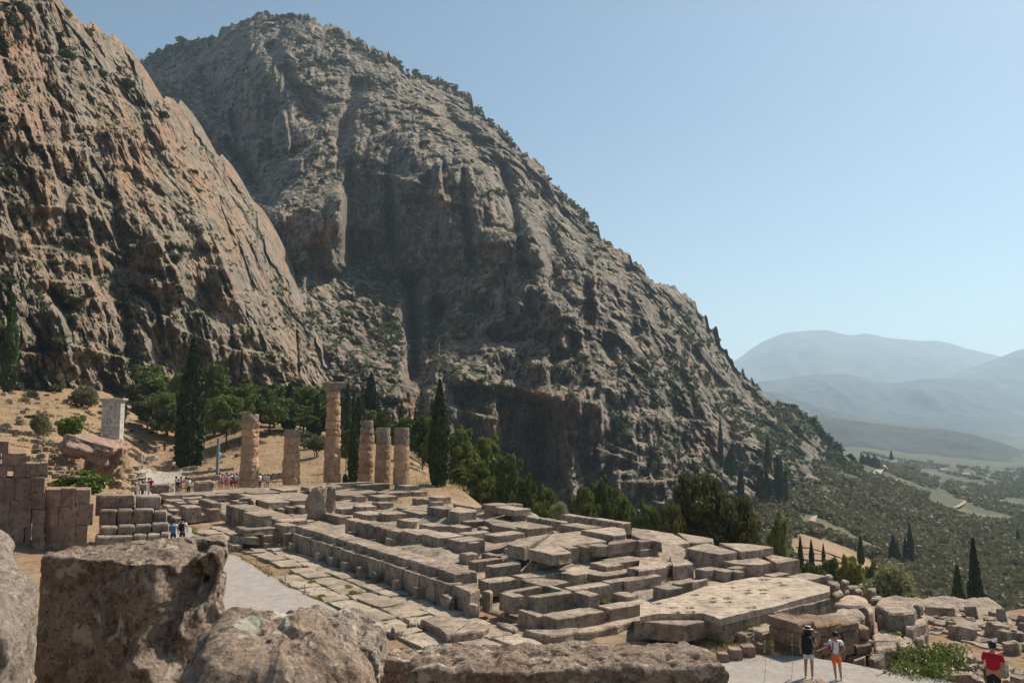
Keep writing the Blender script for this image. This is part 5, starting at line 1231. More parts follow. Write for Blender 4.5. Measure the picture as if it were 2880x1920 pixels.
def round_meshes(seed, R=2.0, H=2.6, mat='olive', n=1800, size=.26, z0=.9, blobs=9, stems=True):
    RL.seed(seed); rs = random.Random(seed); cs = []
    for i in range(blobs):
        a = rs.uniform(0, 6.3); r = R * rs.uniform(0, .62); s = R * rs.uniform(.38, .6); c = (math.cos(a) * r, math.sin(a) * r, z0 + H * rs.uniform(.25, .75) * (1 - .3 * r / R))
        cs.append(ell(n // blobs, c, (s, s, s * H / R * .55), .35))
    V, Fq = leaf_quads(np.concatenate(cs), size, .2, 1.6); cr = mesh_np('crown', V, Fq, M[mat])
    parts = []
    for k in range(3 if stems else 1):
        a = k * 2.1 + seed; parts.append(tube([(math.cos(a) * .06, math.sin(a) * .06, -.5), (math.cos(a) * R * .18, math.sin(a) * R * .18, z0 * .8), (math.cos(a) * R * .4, math.sin(a) * R * .4, z0 + H * .4)], [.12, .08, .03], 5))
    return cr, mesh_py('trunk', *join(parts), M['bark'])
CYP = [cypress_meshes(s) for s in (1, 2, 3)]; CYPL = [cypress_meshes(s, R=1.5, n=2600, loose=.8) for s in (5, 6)]
CYPB = [cypress_meshes(s, 17., 1.9, 9000) for s in (11, 12)]
PINE = [pine_meshes(s) for s in (21, 22, 23, 24, 25)]
PINEF = [pine_meshes(s, 9, 5.2, nc_=22, flat=.42, low=.5) for s in (31, 32)]
BPINE = [pine_meshes(41, 10.5, 4.6, 'brownpine', 34, 420, .3, .32, .6, .2)]
OLV = [round_meshes(s, 2.4, 3.0, 'olive', 900, .34) for s in (51, 52, 53, 54)]
OLVN = [round_meshes(s, 1.9, 3.0, 'olive', 4200, .17, 1.3, 14) for s in (55,)]
LUSH = [round_meshes(s, 1.9, 2.2, 'lush', 3600, .2, .3, 12) for s in (57, 58)]
PALE = [round_meshes(61, 2.1, 2.4, 'palebush', 9000, .14, .1, 22)]
SHR = [round_meshes(s, 1.0, 1.0, 'shrub', 420, .26, 0, 6, False) for s in (71, 72, 73, 74, 75)]
SHRB = [round_meshes(s, 1.9, 2.2, 'shrub', 1500, .25, .1, 10, False) for s in (76, 77)]
def tree(name, me, x, y, z, sc, label, cat, group=None, rz=None):
    e = bpy.data.objects.new(name, None); COL.objects.link(e); e.location = (x, y, z); e.scale = sc if hasattr(sc, '__len__') else (sc,) * 3
    e.rotation_euler = (0, 0, RNG.uniform(0, 6.28) if rz is None else rz); tag(e, label, cat, group)
    obj('crown', me[0], e); obj('trunk', me[1], e); return e
def by_px(name, me, H0, R0, px, ytop, wpx, D, label, cat, group=None, dz=0, ybase=None):
    x = float(pdir(px, ytop)[0] * D); zt = float(HC + pdir(px, ytop)[1] * D)
    zb = gz1(x, D) + dz if ybase is None else float(HC + pdir(px, ybase)[1] * D)
    h = max(1.0, zt - zb); s = h / H0; r = wpx / 2 * D / F / R0
    return tree(name, me, x, D, zb, (r, r, s), label, cat, group)
cyp = [(38, 830, 34, 150, 'tall dark cypress standing alone at the far left against the cliff'), (545, 955, 66, 128, 'tallest and broadest dark cypress, on the left above the path'), (1237, 1072, 50, 90, 'tall slim dark cypress right of the columns, at the temple edge'),
       (816, 1080, 34, 168, 'dark cypress between the second column and the pines behind it'), (873, 1128, 16, 172, 'slim cypress left of the tallest column, the thinner one'), (893, 1112, 22, 171, 'cypress just left of the tallest column top'),
       (962, 1118, 20, 165, 'cypress just right of the tallest column'), (979, 1080, 20, 166, 'tall narrow cypress behind the gap right of the tallest column'), (996, 1160, 26, 100, 'dark cypress touching the left side of the cracked column'), (1009, 1120, 26, 150, 'broad cypress above the cracked column'),
       (1045, 1052, 42, 175, 'wide loose cypress above the middle column of the close group'), (1020, 1112, 16, 160, 'thin cypress between the cracked column and the wide loose cypress'), (1086, 1145, 14, 172, 'thin cypress above the rightmost column, left side'), (1130, 1132, 18, 168, 'cypress above and right of the rightmost column'),
       (1168, 1148, 14, 180, 'small cypress half way between the rightmost column and the tall slim cypress'), (1152, 1150, 12, 185, 'smallest cypress behind the rightmost column'), (681, 985, 12, 190, 'thin cypress tip rising above the flat topped pine'), (612, 998, 10, 195, 'thin cypress tip behind the tallest cypress, on its right'),
       (1258, 1180, 22, 112, 'dark cypress half hidden behind the tall slim one'), (995, 1100, 16, 176, 'thin cypress in the row behind the columns')]
for (px, yt, w_, D, lab) in cyp:
    big = w_ > 45; loose = 'loose' in lab; me = CYPB[px % 2] if big else (CYPL[0] if loose else CYP[px % 3]); H0, R0 = (17.3, 1.9) if big else (12.3, 1.5 if loose else 1.15)
    by_px('cypress_tree', me, H0, R0, px, yt, w_, D, lab, 'cypress tree', dz=-.3)
cypf = [(2025, 1178, 12, 410, 1318, 'slim cypress at the mountain foot left of the others'), (2055, 1262, 34, 380, 1340, 'wide dark cypress above the large brown green pine'), (2082, 1318, 16, 330, 1400, 'cypress at the right shoulder of the large brown green pine'),
        (2140, 1326, 26, 380, 1403, 'broad cypress pair on the terrace, the left one'), (2155, 1330, 22, 381, 1403, 'broad cypress pair on the terrace, the right one'), (2186, 1280, 18, 385, 1407, 'tallest cypress of the terrace group'), (2196, 1290, 14, 386, 1407, 'cypress close right of the tallest one on the terrace'), (2208, 1320, 12, 382, 1411, 'thin cypress at the right end of the terrace group'),
        (2158, 1228, 16, 430, 1330, 'cypress high on the slope above the terrace group'), (2120, 1255, 26, 440, 1300, 'left cypress of the slanting row climbing the slope'), (2136, 1262, 24, 438, 1310, 'second cypress of the slanting row climbing the slope'),
        (2506, 1266, 7, 900, 1292, 'tiny lone cypress far down the valley'), (2511, 1505, 20, 300, 1586, 'dark cypress in the olive grove, left pair, front one'), (2523, 1522, 12, 303, 1588, 'thin cypress behind the left pair in the olive grove'),
        (2545, 1510, 12, 305, 1582, 'thin cypress left of the taller one in the olive grove'), (2557, 1474, 15, 303, 1584, 'taller cypress right of the pair in the olive grove'), (2861, 1483, 8, 420, 1533, 'tiny cypress at the right edge of the olive grove'),
        (2691, 1592, 32, 130, 1800, 'lower of the two dark cypresses behind the fallen blocks'), (2736, 1518, 32, 128, 1810, 'taller of the two dark cypresses behind the fallen blocks'),
        (2250, 1508, 12, 150, 1600, 'left slender young conifer before the terrace ruins'), (2281, 1518, 12, 152, 1600, 'second slender young conifer before the terrace ruins'), (2315, 1528, 8, 155, 1590, 'pole thin conifer before the terrace ruins'), (2419, 1510, 16, 160, 1590, 'pointed conifer right of the terrace ruins')]
for i, (px, yt, w_, D, yb, lab) in enumerate(cypf): by_px('cypress_tree', CYP[i % 3], 12.3, 1.15, px, yt, w_, D, lab, 'cypress tree', ybase=yb)
for i in range(9):
    by_px('cypress_tree', CYP[i % 3], 12.3, 1.15, 2422 + i * 6, 1272 + (i % 3) * 5 + i, 9, 740 + i * 3, 'small distant cypress in the tight row beside the valley road', 'cypress tree', 'row of distant cypresses beside the road', ybase=1320)
pin = [('F', 700, 1085, 210, 158, 'wide flat crowned green pine behind the first two columns'), ('F', 640, 1110, 150, 150, 'flat crowned pine right of the tallest cypress'), ('P', 610, 1012, 90, 175, 'round green pine rising behind the tallest cypress'), ('P', 500, 1040, 90, 168, 'dark pine left of the tallest cypress'),
       ('P', 470, 1090, 90, 160, 'shaded pine lower left of the tallest cypress'), ('P', 760, 1110, 90, 165, 'pine above the second column'), ('P', 700, 1060, 70, 185, 'small pine peeping above the flat crowned pine'),
       ('P', 870, 1078, 80, 185, 'light green pine left of the tallest column top'), ('P', 905, 1085, 60, 190, 'light green pine behind the tallest column'), ('P', 975, 1200, 46, 112, 'bright green low pine right of the tallest column base'), ('P', 1190, 1160, 90, 125, 'green pine between the rightmost column and the tall slim cypress'),
       ('P', 1215, 1200, 60, 120, 'small green pine close left of the tall slim cypress'), ('P', 1075, 1150, 50, 160, 'pine foliage seen between the three close columns'),
       ('P', 1300, 1195, 96, 112, 'feathery pine right of the tall slim cypress, the highest'), ('P', 1292, 1310, 60, 96, 'small pine with bare leaning trunks on the orange slope'), ('P', 1370, 1215, 110, 116, 'feathery pine in the group on the slope, second from the left'), ('P', 1350, 1290, 80, 104, 'low dark pine in the middle of the group on the slope'),
       ('P', 1430, 1262, 100, 112, 'feathery pine at the right side of the group on the slope'), ('P', 1475, 1330, 80, 104, 'low spreading pine where the group slopes down'), ('P', 1545, 1350, 90, 98, 'round pine behind the middle of the temple'), ('P', 1520, 1400, 70, 86, 'dull green bushy pine just behind the temple blocks'),
       ('P', 1650, 1355, 110, 98, 'bright green pine behind the long southern blocks'), ('P', 1688, 1322, 70, 104, 'pine whose branch reaches highest behind the temple'), ('P', 1760, 1372, 130, 100, 'broad bushy tree left of the large brown green pine'), ('P', 1835, 1392, 110, 96, 'yellow green bushy tree beside the large brown green pine'),
       ('B', 1975, 1312, 260, 88, 'large dark brown green pine at the temple southern edge'), ('B', 2080, 1372, 150, 86, 'right hand dark pine crowding the large brown green one'), ('B', 1890, 1400, 110, 84, 'dark pine at the left foot of the large brown green one'),
       ('P', 2190, 1440, 70, 82, 'single conifer at the right edge of the large pines'), ('P', 2290, 1560, 110, 100, 'low green tree behind the right end of the temple, left one'), ('P', 2390, 1548, 120, 102, 'low green tree behind the right end of the temple, right one'), ('P', 2340, 1552, 90, 108, 'low green tree between its two neighbours behind the temple end'), ('P', 2450, 1565, 80, 108, 'low green tree left of the pale round bush')]
for i, (kd, px, yt, w_, D, lab) in enumerate(pin):
    me, H0, R0 = {'P': (PINE[i % 5], 9.6, 3.9), 'F': (PINEF[i % 2], 9.6, 6.0), 'B': (BPINE[0], 11.4, 5.4)}[kd]
    by_px('pine_tree', me, H0, R0, px, yt, w_, D, lab, 'pine tree')
for (me, H0, R0, px, yt, w_, D, lab, cat, yb) in [(OLVN[0], 4.2, 2.1, 120, 1158, 70, 84, 'small round olive tree on the dry slope at the left', 'olive tree', 1256), (LUSH[0], 2.4, 2.1, 200, 1168, 92, 88, 'bright green bushy tree right of the small olive tree', 'bush', 1240),
        (LUSH[1], 2.4, 2.1, 235, 1325, 190, 60, 'lush bright green bush in front of the cave rock', 'bush', 1400), (PALE[0], 2.4, 2.3, 2505, 1582, 200, 56, 'big pale sage green rounded bush behind the temple end', 'bush', 1720),
        (OLVN[0], 4.2, 2.1, 238, 1080, 110, 165, 'greyish leafless looking tree on the slope left of the square pillar', 'tree', 1175), (OLVN[0], 4.2, 2.1, 155, 1040, 60, 180, 'small grey green tree at the cliff foot on the left', 'tree', 1110), (OLVN[0], 4.2, 2.1, 88, 1095, 46, 150, 'little shrub alone on the orange slope at the left', 'shrub', 1140),
        (SHRB[0], 2.4, 2.1, 420, 1070, 80, 190, 'dark shrubby tree above the square pillar right side', 'shrub', 1130), (SHRB[1], 2.4, 2.1, 395, 1120, 90, 170, 'brownish shrub clump right of the square pillar', 'shrub', 1170), (SHRB[0], 2.4, 2.1, 350, 1112, 30, 128, 'dark shrub hugging the right side of the square pillar', 'shrub', 1190),
        (SHRB[1], 2.4, 2.1, 470, 1140, 90, 155, 'dark shrub below the pines left of the tallest cypress', 'shrub', 1200), (SHR[0], 1.0, 1.0, 428, 1180, 24, 140, 'small round dark shrub on the dry slope right of the pillar', 'shrub', 1198),
        (OLVN[0], 4.2, 2.1, 890, 1225, 70, 125, 'thin sparse shrub between the second and tallest columns', 'shrub', 1290), (PALE[0], 2.4, 2.3, 1575, 1410, 60, 84, 'dull olive bush poking up behind the temple blocks', 'bush', 1470), (SHRB[0], 2.4, 2.1, 970, 1330, 26, 100, 'small green bush at the foot of the tallest column', 'bush', 1365)]:
    by_px('bush' if cat != 'olive tree' else 'olive_tree', me, H0, R0, px, yt, w_, D, lab, cat, ybase=yb)
# filler trees on the slopes behind the temple
fr = np.random.RandomState(5)
for i in range(60):
    px = fr.uniform(1330, 2120); D = fr.uniform(100, 290); w_ = fr.uniform(3.5, 6.5) * F / D; x = (px - 1440) / F * D; z = gz1(x, D); hgt = fr.uniform(6, 11)
    zn = 'left' if px < 1650 else 'middle' if px < 1880 else 'right'; me = PINE[i % 5]
    tree('pine_tree', me, x, D, z - .3, (hgt / 9.6 * 1.1, hgt / 9.6 * 1.1, hgt / 9.6), 'green pine half hidden on the slope below the mountain, %s part' % zn, 'pine tree', 'pines on the %s part of the slope behind the temple' % zn)
for i in range(120):
    px = fr.uniform(400, 1420); D = fr.uniform(168 if px < 1000 else 135, 235); x = (px - 1440) / F * D; z = gz1(x, D); hgt = fr.uniform(5, 10)
    zn = 'far left' if px < 600 else 'left' if px < 800 else 'middle' if px < 1000 else 'right' if px < 1200 else 'far right'; me = PINE[i % 5]
    tree('pine_tree', me, x, D, z - .3, (hgt / 9.6,) * 3, 'green pine in the wood under the cliff, %s part' % zn, 'pine tree', 'pines in the %s part of the wood behind the columns' % zn)
for i in range(60):
    px = fr.uniform(700, 2150); D = fr.uniform(130, 330); x = (px - 1440) / F * D; z = gz1(x, D); sc = fr.uniform(.7, 1.5)
    tree('bush', SHRB[i % 2], x, D, z - .2, (sc, sc, sc * .7), 'low dark bush on the tan slope behind the temple', 'bush', 'low bushes on the slope behind the temple')
for i in range(46):
    px = fr.uniform(-10, 545); D = fr.uniform(88, 176); x = (px - 1440) / F * D
    if 385 < px < 530 and D < 150: continue
    z = gz1(x, D); sc = fr.uniform(.35, .95); zn = 'upper' if D > 135 else 'lower'
    tree('bush', SHR[i % 5] if i % 3 else PALE[0], x, D, z - .1, (sc, sc, sc * .7) if i % 3 else (sc * .45,) * 3, 'small dry bush on the %s part of the tan slope at the left' % zn, 'bush', 'dry bushes on the %s left slope' % zn)
for i in range(150):
    px = fr.uniform(-20, 700); D = fr.uniform(80, 180); x = (px - 1440) / F * D
    if 385 < px < 530 and D < 150: continue
    w_ = fr.uniform(.3, 1.1); zn = 'far left' if px < 200 else 'left' if px < 400 else 'middle'
    obj('loose_stone', BOULW[i % 6] if i % 2 else BOUL[i % 8], None, (x, D, gz1(x, D) - .1), fr.uniform(0, 6), (w_, w_ * .8, w_ * .6), 'loose stone lying on the dry tan slope, %s part' % zn, 'stone', 'loose stones on the %s part of the dry slope' % zn)
# leafy vine bush behind the man in red
rs = random.Random(9); cs = []
for i in range(46):
    x, y = rs.uniform(960, 1760), rs.uniform(1230, 1530)
    if y < 1190 + abs(x - 1350) * .28: continue
    p = on_plane(*src(8, x, y), .1 - rs.uniform(0, .3)); cs.append(ell(85, (p.x, p.y, -.05 + rs.uniform(0, .30)), (.42, .42, .2), .1))
c = np.concatenate(cs); RL.seed(4); V, Fq = leaf_quads(c - np.array([c[:, 0].mean(), c[:, 1].mean(), -.3]), .07, .1, 1.3)
e = ruin('vine_bush', 'loose leafy green bush spreading over the stones left of the man in red', 'bush', (float(c[:, 0].mean()), float(c[:, 1].mean()), -.3))
obj('foliage', mesh_np('foliage', V, Fq, M['lush']), e)
stems = [tube([(rs.uniform(-1.6, 1.6), rs.uniform(-1, 1), -.2), (rs.uniform(-1.8, 1.8), rs.uniform(-1, 1), .5)], [.02, .008], 4) for _ in range(26)]
obj('stems', mesh_py('stems', *join(stems), M['bark']), e)

# shrubs on the rock faces
def on_face(V, PXX, PYY, px, py):
    d = (PXX - px) ** 2 + (PYY - py) ** 2; i = np.unravel_index(np.argmin(d), d.shape); return V[i]
for i, (px, py, w_, lab) in enumerate([(185, 34, 42, 'dark bush on the skyline of the near cliff, highest'), (235, 84, 66, 'wide dark bush below the highest one on the near cliff skyline'), (190, 148, 60, 'round dark bush on the upper near cliff'), (285, 200, 46, 'bush left of the big roundish one near the cliff edge'), (360, 232, 64, 'big roundish bush close to the near cliff edge'),
        (455, 318, 60, 'flat bush on the edge where the cliff meets the mountain'), (25, 40, 100, 'spreading dark bush in the top left corner'), (70, 20, 90, 'dark thicket at the top of the near cliff'), (50, 96, 44, 'small bush under the top left thicket'), (495, 718, 56, 'bush in the middle of the near cliff'), (505, 690, 40, 'small bush on top of another in mid cliff'),
        (215, 838, 60, 'dark bush in the lower left of the near cliff'), (425, 818, 62, 'grey green bush low on the near cliff'), (335, 850, 56, 'yellowish bush left of the grey green one low on the cliff'), (20, 775, 66, 'bush at the left edge half way down the cliff'), (560, 880, 44, 'bush low on the near cliff right part'), (350, 905, 46, 'bush under the yellowish one near the cliff foot'),
        (170, 985, 56, 'dark scrub in the rocks near the cliff foot'), (660, 960, 44, 'bush on the rocky toe of the near cliff'), (545, 480, 36, 'small bush on the near cliff right shoulder')]):
    p = on_face(CV, CPX, CPY, px, py + w_ * .25); s = w_ / 2 * p[1] / F / 1.9
    tree('cliff_bush', SHRB[i % 2], float(p[0]), float(p[1]) - s * .6, float(p[2]) - s * .5, (s, s, s * .8), lab, 'bush')
rv = np.random.RandomState(77)
def pick(V, PXX, PYY, n, dens):
    nr, nc = PXX.shape; out = []; tries = 0
    while len(out) < n and tries < n * 60:
        tries += 1; i, j = rv.randint(3, nr - 4), rv.randint(3, nc - 4); px, py = PXX[i, j], PYY[i, j]
        if px < -20 or px > 2900 or py > 1480: continue
        a, b_ = V[i + 1, j] - V[i - 1, j], V[i, j + 1] - V[i, j - 1]; nn = np.cross(b_, a); nn /= np.linalg.norm(nn) + 1e-9
        nz_ = abs(nn[2]); cl = vn(np.array([[px / 60., py / 60., 0]]), 5)[0]
        if rv.rand() < dens(px, py) * (.15 + 1.1 * max(0, nz_ - .2)) * (.55 + cl): out.append((V[i, j], px, py))
    return out
def dens_m(px, py):
    d = .25
    if px > 1850: d = .8
    if px > 2000 and py > 1050: d = 1.0
    if py > 1000 and px > 1500: d = max(d, .75)
    if py < 260: d = .8
    if 560 < px < 800 and py < 420: d = .6
    if 1000 < px < 1400 and 420 < py < 760: d = .06
    if 780 < px < 1250 and py > 760: d = .9
    return d
big = pick(MV, MPX, MPY, 230, dens_m)
for i, (p, px, py) in enumerate(big):
    s = rv.uniform(1.5, 3.4) * (1.0 + (p[1] - 400) / 900.); zone = 'the crest' if py < 300 else (('the upper right slope' if py < 1000 else 'the middle right slope' if py < 1150 else 'the foot of the right slope') if px > 1850 else (('the gully' if px < 1250 else 'the lower middle') if py > 800 else 'the high wall'))
    tree('shrub', SHR[i % 5], float(p[0]), float(p[1]) - s * .3, float(p[2]) - s * .25, (s, s, s * rv.uniform(.6, .9)), 'small dark shrub clinging to %s of the grey mountain' % zone, 'shrub', 'shrubs on %s of the mountain' % zone)
bigc = pick(CV, CPX, CPY, 110, lambda px, py: .6 if (px < 300 and py < 200) or py > 700 else .25)
for i, (p, px, py) in enumerate(bigc):
    s = rv.uniform(.8, 2.1); zone = 'upper' if py < 400 else ('middle' if py < 800 else 'lower')
    tree('shrub', SHR[i % 5], float(p[0]), float(p[1]) - s * .3, float(p[2]) - s * .3, (s, s, s * .7), 'little dark shrub rooted in the %s part of the orange cliff' % zone, 'shrub', 'shrubs in the %s part of the orange cliff' % zone)
BANDS = [(749, 414, 931, 428, 16), (412, 168, 600, 112, 9), (931, 100, 1282, 250, 10), (1057, 771, 1422, 757, 14), (1422, 757, 1268, 947, 24), (1057, 926, 1282, 1052, 24), (500, 295, 566, 345, 16), (791, 189, 966, 175, 12), (1352, 547, 1527, 547, 12), (1450, 1038, 1597, 1038, 14), (1080, 800, 1110, 940, 20), (640, 430, 720, 470, 12), (1290, 260, 1500, 470, 8), (1500, 470, 1720, 700, 7), (450, 230, 520, 300, 22), (1600, 560, 1680, 640, 8)]
def band_points(n_per):
    out = []
    for (x0, y0, x1, y1, w_) in BANDS:
        L = math.hypot(x1 - x0, y1 - y0)
        for _ in range(int(L * w_ / 100 * n_per)):
            t_ = rv.rand(); px = x0 + (x1 - x0) * t_ + rv.normal() * w_ * .55; py = y0 + (y1 - y0) * t_ + rv.normal() * w_ * .55
            ty = np.interp(px, [a for a, _ in SIL_M], [b_ for _, b_ in SIL_M])
            if py < ty + 3: py = ty + 3 + abs(rv.normal()) * 6
            out.append((on_face(MV, MPX, MPY, px, py), px, py))
    return out
def mass(name, items, per, mat, base, kind='stuff'):
    """many small crowns joined into one mass"""
    cs, sz = [], []
    for (p, s, fl) in items:
        k = ell(per, (0, 0, 0), (s, s, s * fl), .35) + np.array([p[0], p[1], p[2] + s * fl * .5]); cs.append(k)
    c = np.concatenate(cs); V, Fq = leaf_quads(c, base, .2, 1.4)
    V = V.reshape(-1, 4, 3); ctr = V.mean(1, keepdims=True); sc_ = np.repeat(np.array([s for (_, s, _) in items]), per)[:, None, None]
    V = ctr + (V - ctr) * sc_; obj(name, mesh_np(name, V.reshape(-1, 3), Fq, M[mat]), kind=kind)
sm = pick(MV, MPX, MPY, 2600, dens_m) + band_points(1.6); mass('mountain_scrub', [(p, rv.uniform(1.0, 2.6) * (p[1] / 500.), .7) for p, _, _ in sm], 26, 'shrub', .62)
smc = pick(CV, CPX, CPY, 1500, lambda px, py: .8); mass('cliff_scrub', [(p, rv.uniform(.4, 1.2), .6) for p, _, _ in smc], 26, 'shrub', .5)
# olive groves of the valley
ol, big_ol = [], []
tries = 0
while len(ol) + len(big_ol) < 4200 and tries < 60000:
    tries += 1; px = rv.uniform(2080, 3000); D = math.exp(rv.uniform(math.log(200), math.log(1700)))
    x = (px - 1440) / F * D
    if px < 2080 + 110 * math.log(D / 200): 
        if rv.rand() < .8: continue
    if math.exp(-(((px - 2340) / 150) ** 2 + ((D - 262) / 60) ** 2)) > .35: continue
    if px < 2420 and D > 560 : continue
    cl = vn(np.array([[x / 45., D / 45., 0]]), 15)[0] + .6 * vn(np.array([[x / 140., D / 140., 0]]), 16)[0]
    if cl < -.35: continue
    if abs(px - (2600 + (D - 300) * .05)) < 12 and D > 400 and rv.rand() < .8: continue
    (big_ol if D < 430 and len(big_ol) < 230 else ol).append((x, D))
zs = ground_z([a for a, _ in big_ol], [b for _, b in big_ol])
for i, ((x, D), z) in enumerate(zip(big_ol, zs)):
    s = rv.uniform(.8, 1.35); tree('olive_tree', OLV[i % 4], x, D, float(z) - .2, (s, s, s * rv.uniform(.85, 1.05)), 'grey green olive tree in the %s %s part of the valley grove' % (('near' if D < 300 else 'farther'), ('left' if x < 135 else 'middle' if x < 190 else 'right')), 'olive tree', 'olive trees in the %s %s part of the grove' % (('near' if D < 300 else 'farther'), ('left' if x < 135 else 'middle' if x < 190 else 'right')))
zs = ground_z([a for a, _ in ol], [b for _, b in ol])
mass('olive_grove', [(np.array([x, D, z]), rv.uniform(2.2, 4.0) * (1 + D / 3000.), .62) for (x, D), z in zip(ol, zs)], 44, 'olive', .42)

# terrace ruins, road and far houses in the valley
for i, (px0, py0, px1, py1, D, n_, hp, lab) in enumerate([(2225, 1512, 2370, 1478, 262, 22, 7, 'upper long ruined wall of the sports ground terrace below'), (2230, 1530, 2400, 1500, 250, 24, 4, 'row of small column stubs on the terrace below'), (2222, 1562, 2420, 1520, 236, 22, 9, 'lower long retaining wall of the terrace below'),
        (2240, 1575, 2430, 1560, 226, 18, 6, 'lowest broken wall of the terrace ruins'), (2330, 1545, 2440, 1520, 243, 12, 5, 'short broken wall inside the terrace ruins')]):
    e3 = ruin('terrace_wall', lab, 'wall')
    for j in range(n_):
        t_ = (j + .5) / n_; px = px0 + (px1 - px0) * t_; D2 = D + 10 * t_; x = (px - 1440) / F * D2; z = gz1(x, D2)
        w_ = abs(px1 - px0) / n_ * (.5 if hp == 4 else .97) * D2 / F
        obj('stone', rr.choice(BRICK), e3, (x, D2, z - .3), rr.uniform(-.1, .1), (w_, 1.2, hp * D2 / F))
for i in range(40):
    px = rr.uniform(2600, 2700); D = rr.uniform(470, 560); x = (px - 1440) / F * D
    obj('ruin_block', rr.choice(BOULM), None, (x, D, gz1(x, D) - .2), rr.uniform(-.3, .3), (rr.uniform(1.5, 6), rr.uniform(1, 2), rr.uniform(.8, 1.8)), 'pale stone block in the distant ruin amid the olive trees', 'stone block', 'pale blocks of the distant ruin in the olive grove')
def strip(name, pts, w, mat, up=.5):
    V = []
    for (px, D) in pts:
        x = (px - 1440) / F * D; z = gz1(x, D) + up
        V += [(x - w / 2, D - w * .2, z), (x + w / 2, D + w * .2, z)]
    obj(name, mesh_py(name, V, [(2 * i, 2 * i + 1, 2 * i + 3, 2 * i + 2) for i in range(len(pts) - 1)], mat), kind='structure')
M['road'] = mat_flat('pale grey asphalt', (.34, .31, .28), .9, .15, .1); M['dirt'] = mat_flat('pale dirt track', (.36, .27, .19), .95, .2, .1)  # plain pale base colours with slight random mottling
strip('road', [(2432, 620), (2440, 650), (2452, 690), (2464, 730), (2474, 790), (2478, 860), (2470, 930)], 9, M['road'], 1.2)
strip('dirt_track', [(2500, 660), (2505, 690), (2520, 720)], 5, M['dirt'], .8)
strip('dirt_track', [(2670, 620), (2690, 680), (2706, 760), (2718, 860)], 5, M['dirt'], .9)
strip('dirt_track', [(2565, 330), (2575, 400), (2590, 460), (2600, 520)], 4, M['dirt'], .9)
strip('dirt_track', [(2180, 330), (2230, 325), (2262, 350), (2275, 380)], 5, M['dirt'], .5)
hw = mat_flat('pale house wall', (.62, .57, .50), .8, .1); hr_ = mat_flat('tiled house roof', (.40, .28, .21), .9, .2)
for i, (px, D) in enumerate([(2428, 1230), (2640, 1250), (2700, 1180)]):
    x = (px - 1440) / F * D; z = gz1(x, D) if D < 1300 else max(gz1(x, D), -40)
    if D >= 1300: z = float(HC + pdir(px, 1186 + (i % 3) * 3)[1] * D)
    e = ruin('farmhouse', ['leftmost', 'middle', 'rightmost'][i] + (' tiny pale house in the row high on the hazy valley hill' if D >= 1300 and i < 4 else ' tiny pale farmhouse among the distant fields'), 'house', (x, D, z))
    L, Wd, Hh = rr.uniform(9, 13), 8, 4
    obj('wall', mesh_py('wall', [(sx * L / 2, sy * Wd / 2, zq) for zq in (-5, Hh) for sx, sy in ((-1, -1), (1, -1), (1, 1), (-1, 1))], [(0, 1, 5, 4), (1, 2, 6, 5), (2, 3, 7, 6), (3, 0, 4, 7), (4, 5, 6, 7)], hw), e)
    obj('roof', mesh_py('roof', [(-L / 2 - .5, -Wd / 2 - .5, Hh + .02), (L / 2 + .5, -Wd / 2 - .5, Hh + .02), (L / 2 + .5, Wd / 2 + .5, Hh + .02), (-L / 2 - .5, Wd / 2 + .5, Hh + .02), (-L / 2, 0, Hh + 2.5), (L / 2, 0, Hh + 2.5)], [(0, 1, 5, 4), (2, 3, 4, 5), (0, 4, 3), (1, 2, 5), (0, 3, 2, 1)], hr_), e)

# grass
def tufts(name, pts, n, h, w, mat, kind='stuff', label=None, cat=None):
    RL.seed(len(pts)); V = []; Fs = []
    for (x, y, z, r) in pts:
        for _ in range(n):
            a = RL.uniform(0, 6.28); rr_ = r * math.sqrt(RL.uniform(0, 1)); bx, by = x + math.cos(a) * rr_, y + math.sin(a) * rr_; hh_ = h * RL.uniform(.5, 1.2); t = RL.uniform(0, 6.28); lx, ly = RL.normal(size=2) * hh_ * .35
            k = len(V); V += [(bx - math.cos(t) * w, by - math.sin(t) * w, z), (bx + math.cos(t) * w, by + math.sin(t) * w, z), (bx + lx, by + ly, z + hh_)]; Fs.append((k, k + 1, k + 2))
    return obj(name, mesh_py(name, V, Fs, M[mat]), kind=kind, label=label, cat=cat)
ed = []
for a, b_ in zip(edge[:-1], edge[1:]):
    L = (b_ - a).length
    for i in range(int(L / .22)):
        p = a.lerp(b_, i * .22 / L); ed.append((p.x + rs.uniform(-.05, .25), p.y + rs.uniform(-.1, .15), .10, .18))
tufts('grass_edging', ed, 26, .10, .012, 'grass')
gp = []
for (k, x, y, z, r) in [(6, 1045, 1130, .75, .35), (6, 1400, 1110, .75, .3), (6, 640, 840, .85, .6), (6, 460, 830, .85, .3), (7, 860, 750, .6, .7), (7, 1130, 740, .6, .7), (7, 1000, 765, .6, .5), (6, 1060, 1420, .35, .5), (6, 1620, 1330, .5, .3), (6, 940, 490, 1.3, .3), (6, 1530, 890, 1.1, .2), (5, 820, 1400, .15, .35), (5, 30, 1280, .15, .3), (5, 400, 1230, .15, .3), (5, 330, 1170, .15, .25), (4, 1700, 1160, .15, .3), (4, 1800, 1330, .15, .6), (5, 540, 1090, .12, .2), (7, 500, 1320, .2, .5), (7, 700, 1320, .2, .6), (7, 900, 1400, .1, .6), (7, 1350, 1360, .1, .5), (7, 1420, 1440, .0, .5), (7, 1250, 1240, .55, .3), (7, 1480, 1400, .05, .5), (8, 930, 1020, -.1, .3)]:
    for _ in range(5):
        p = P(k, x + rs.uniform(-40, 40), y + rs.uniform(-12, 12), z); gp.append((p.x, p.y, z - .04, r * .6))
tufts('grass_patches', gp, 90, .10, .012, 'grass')
wd = []
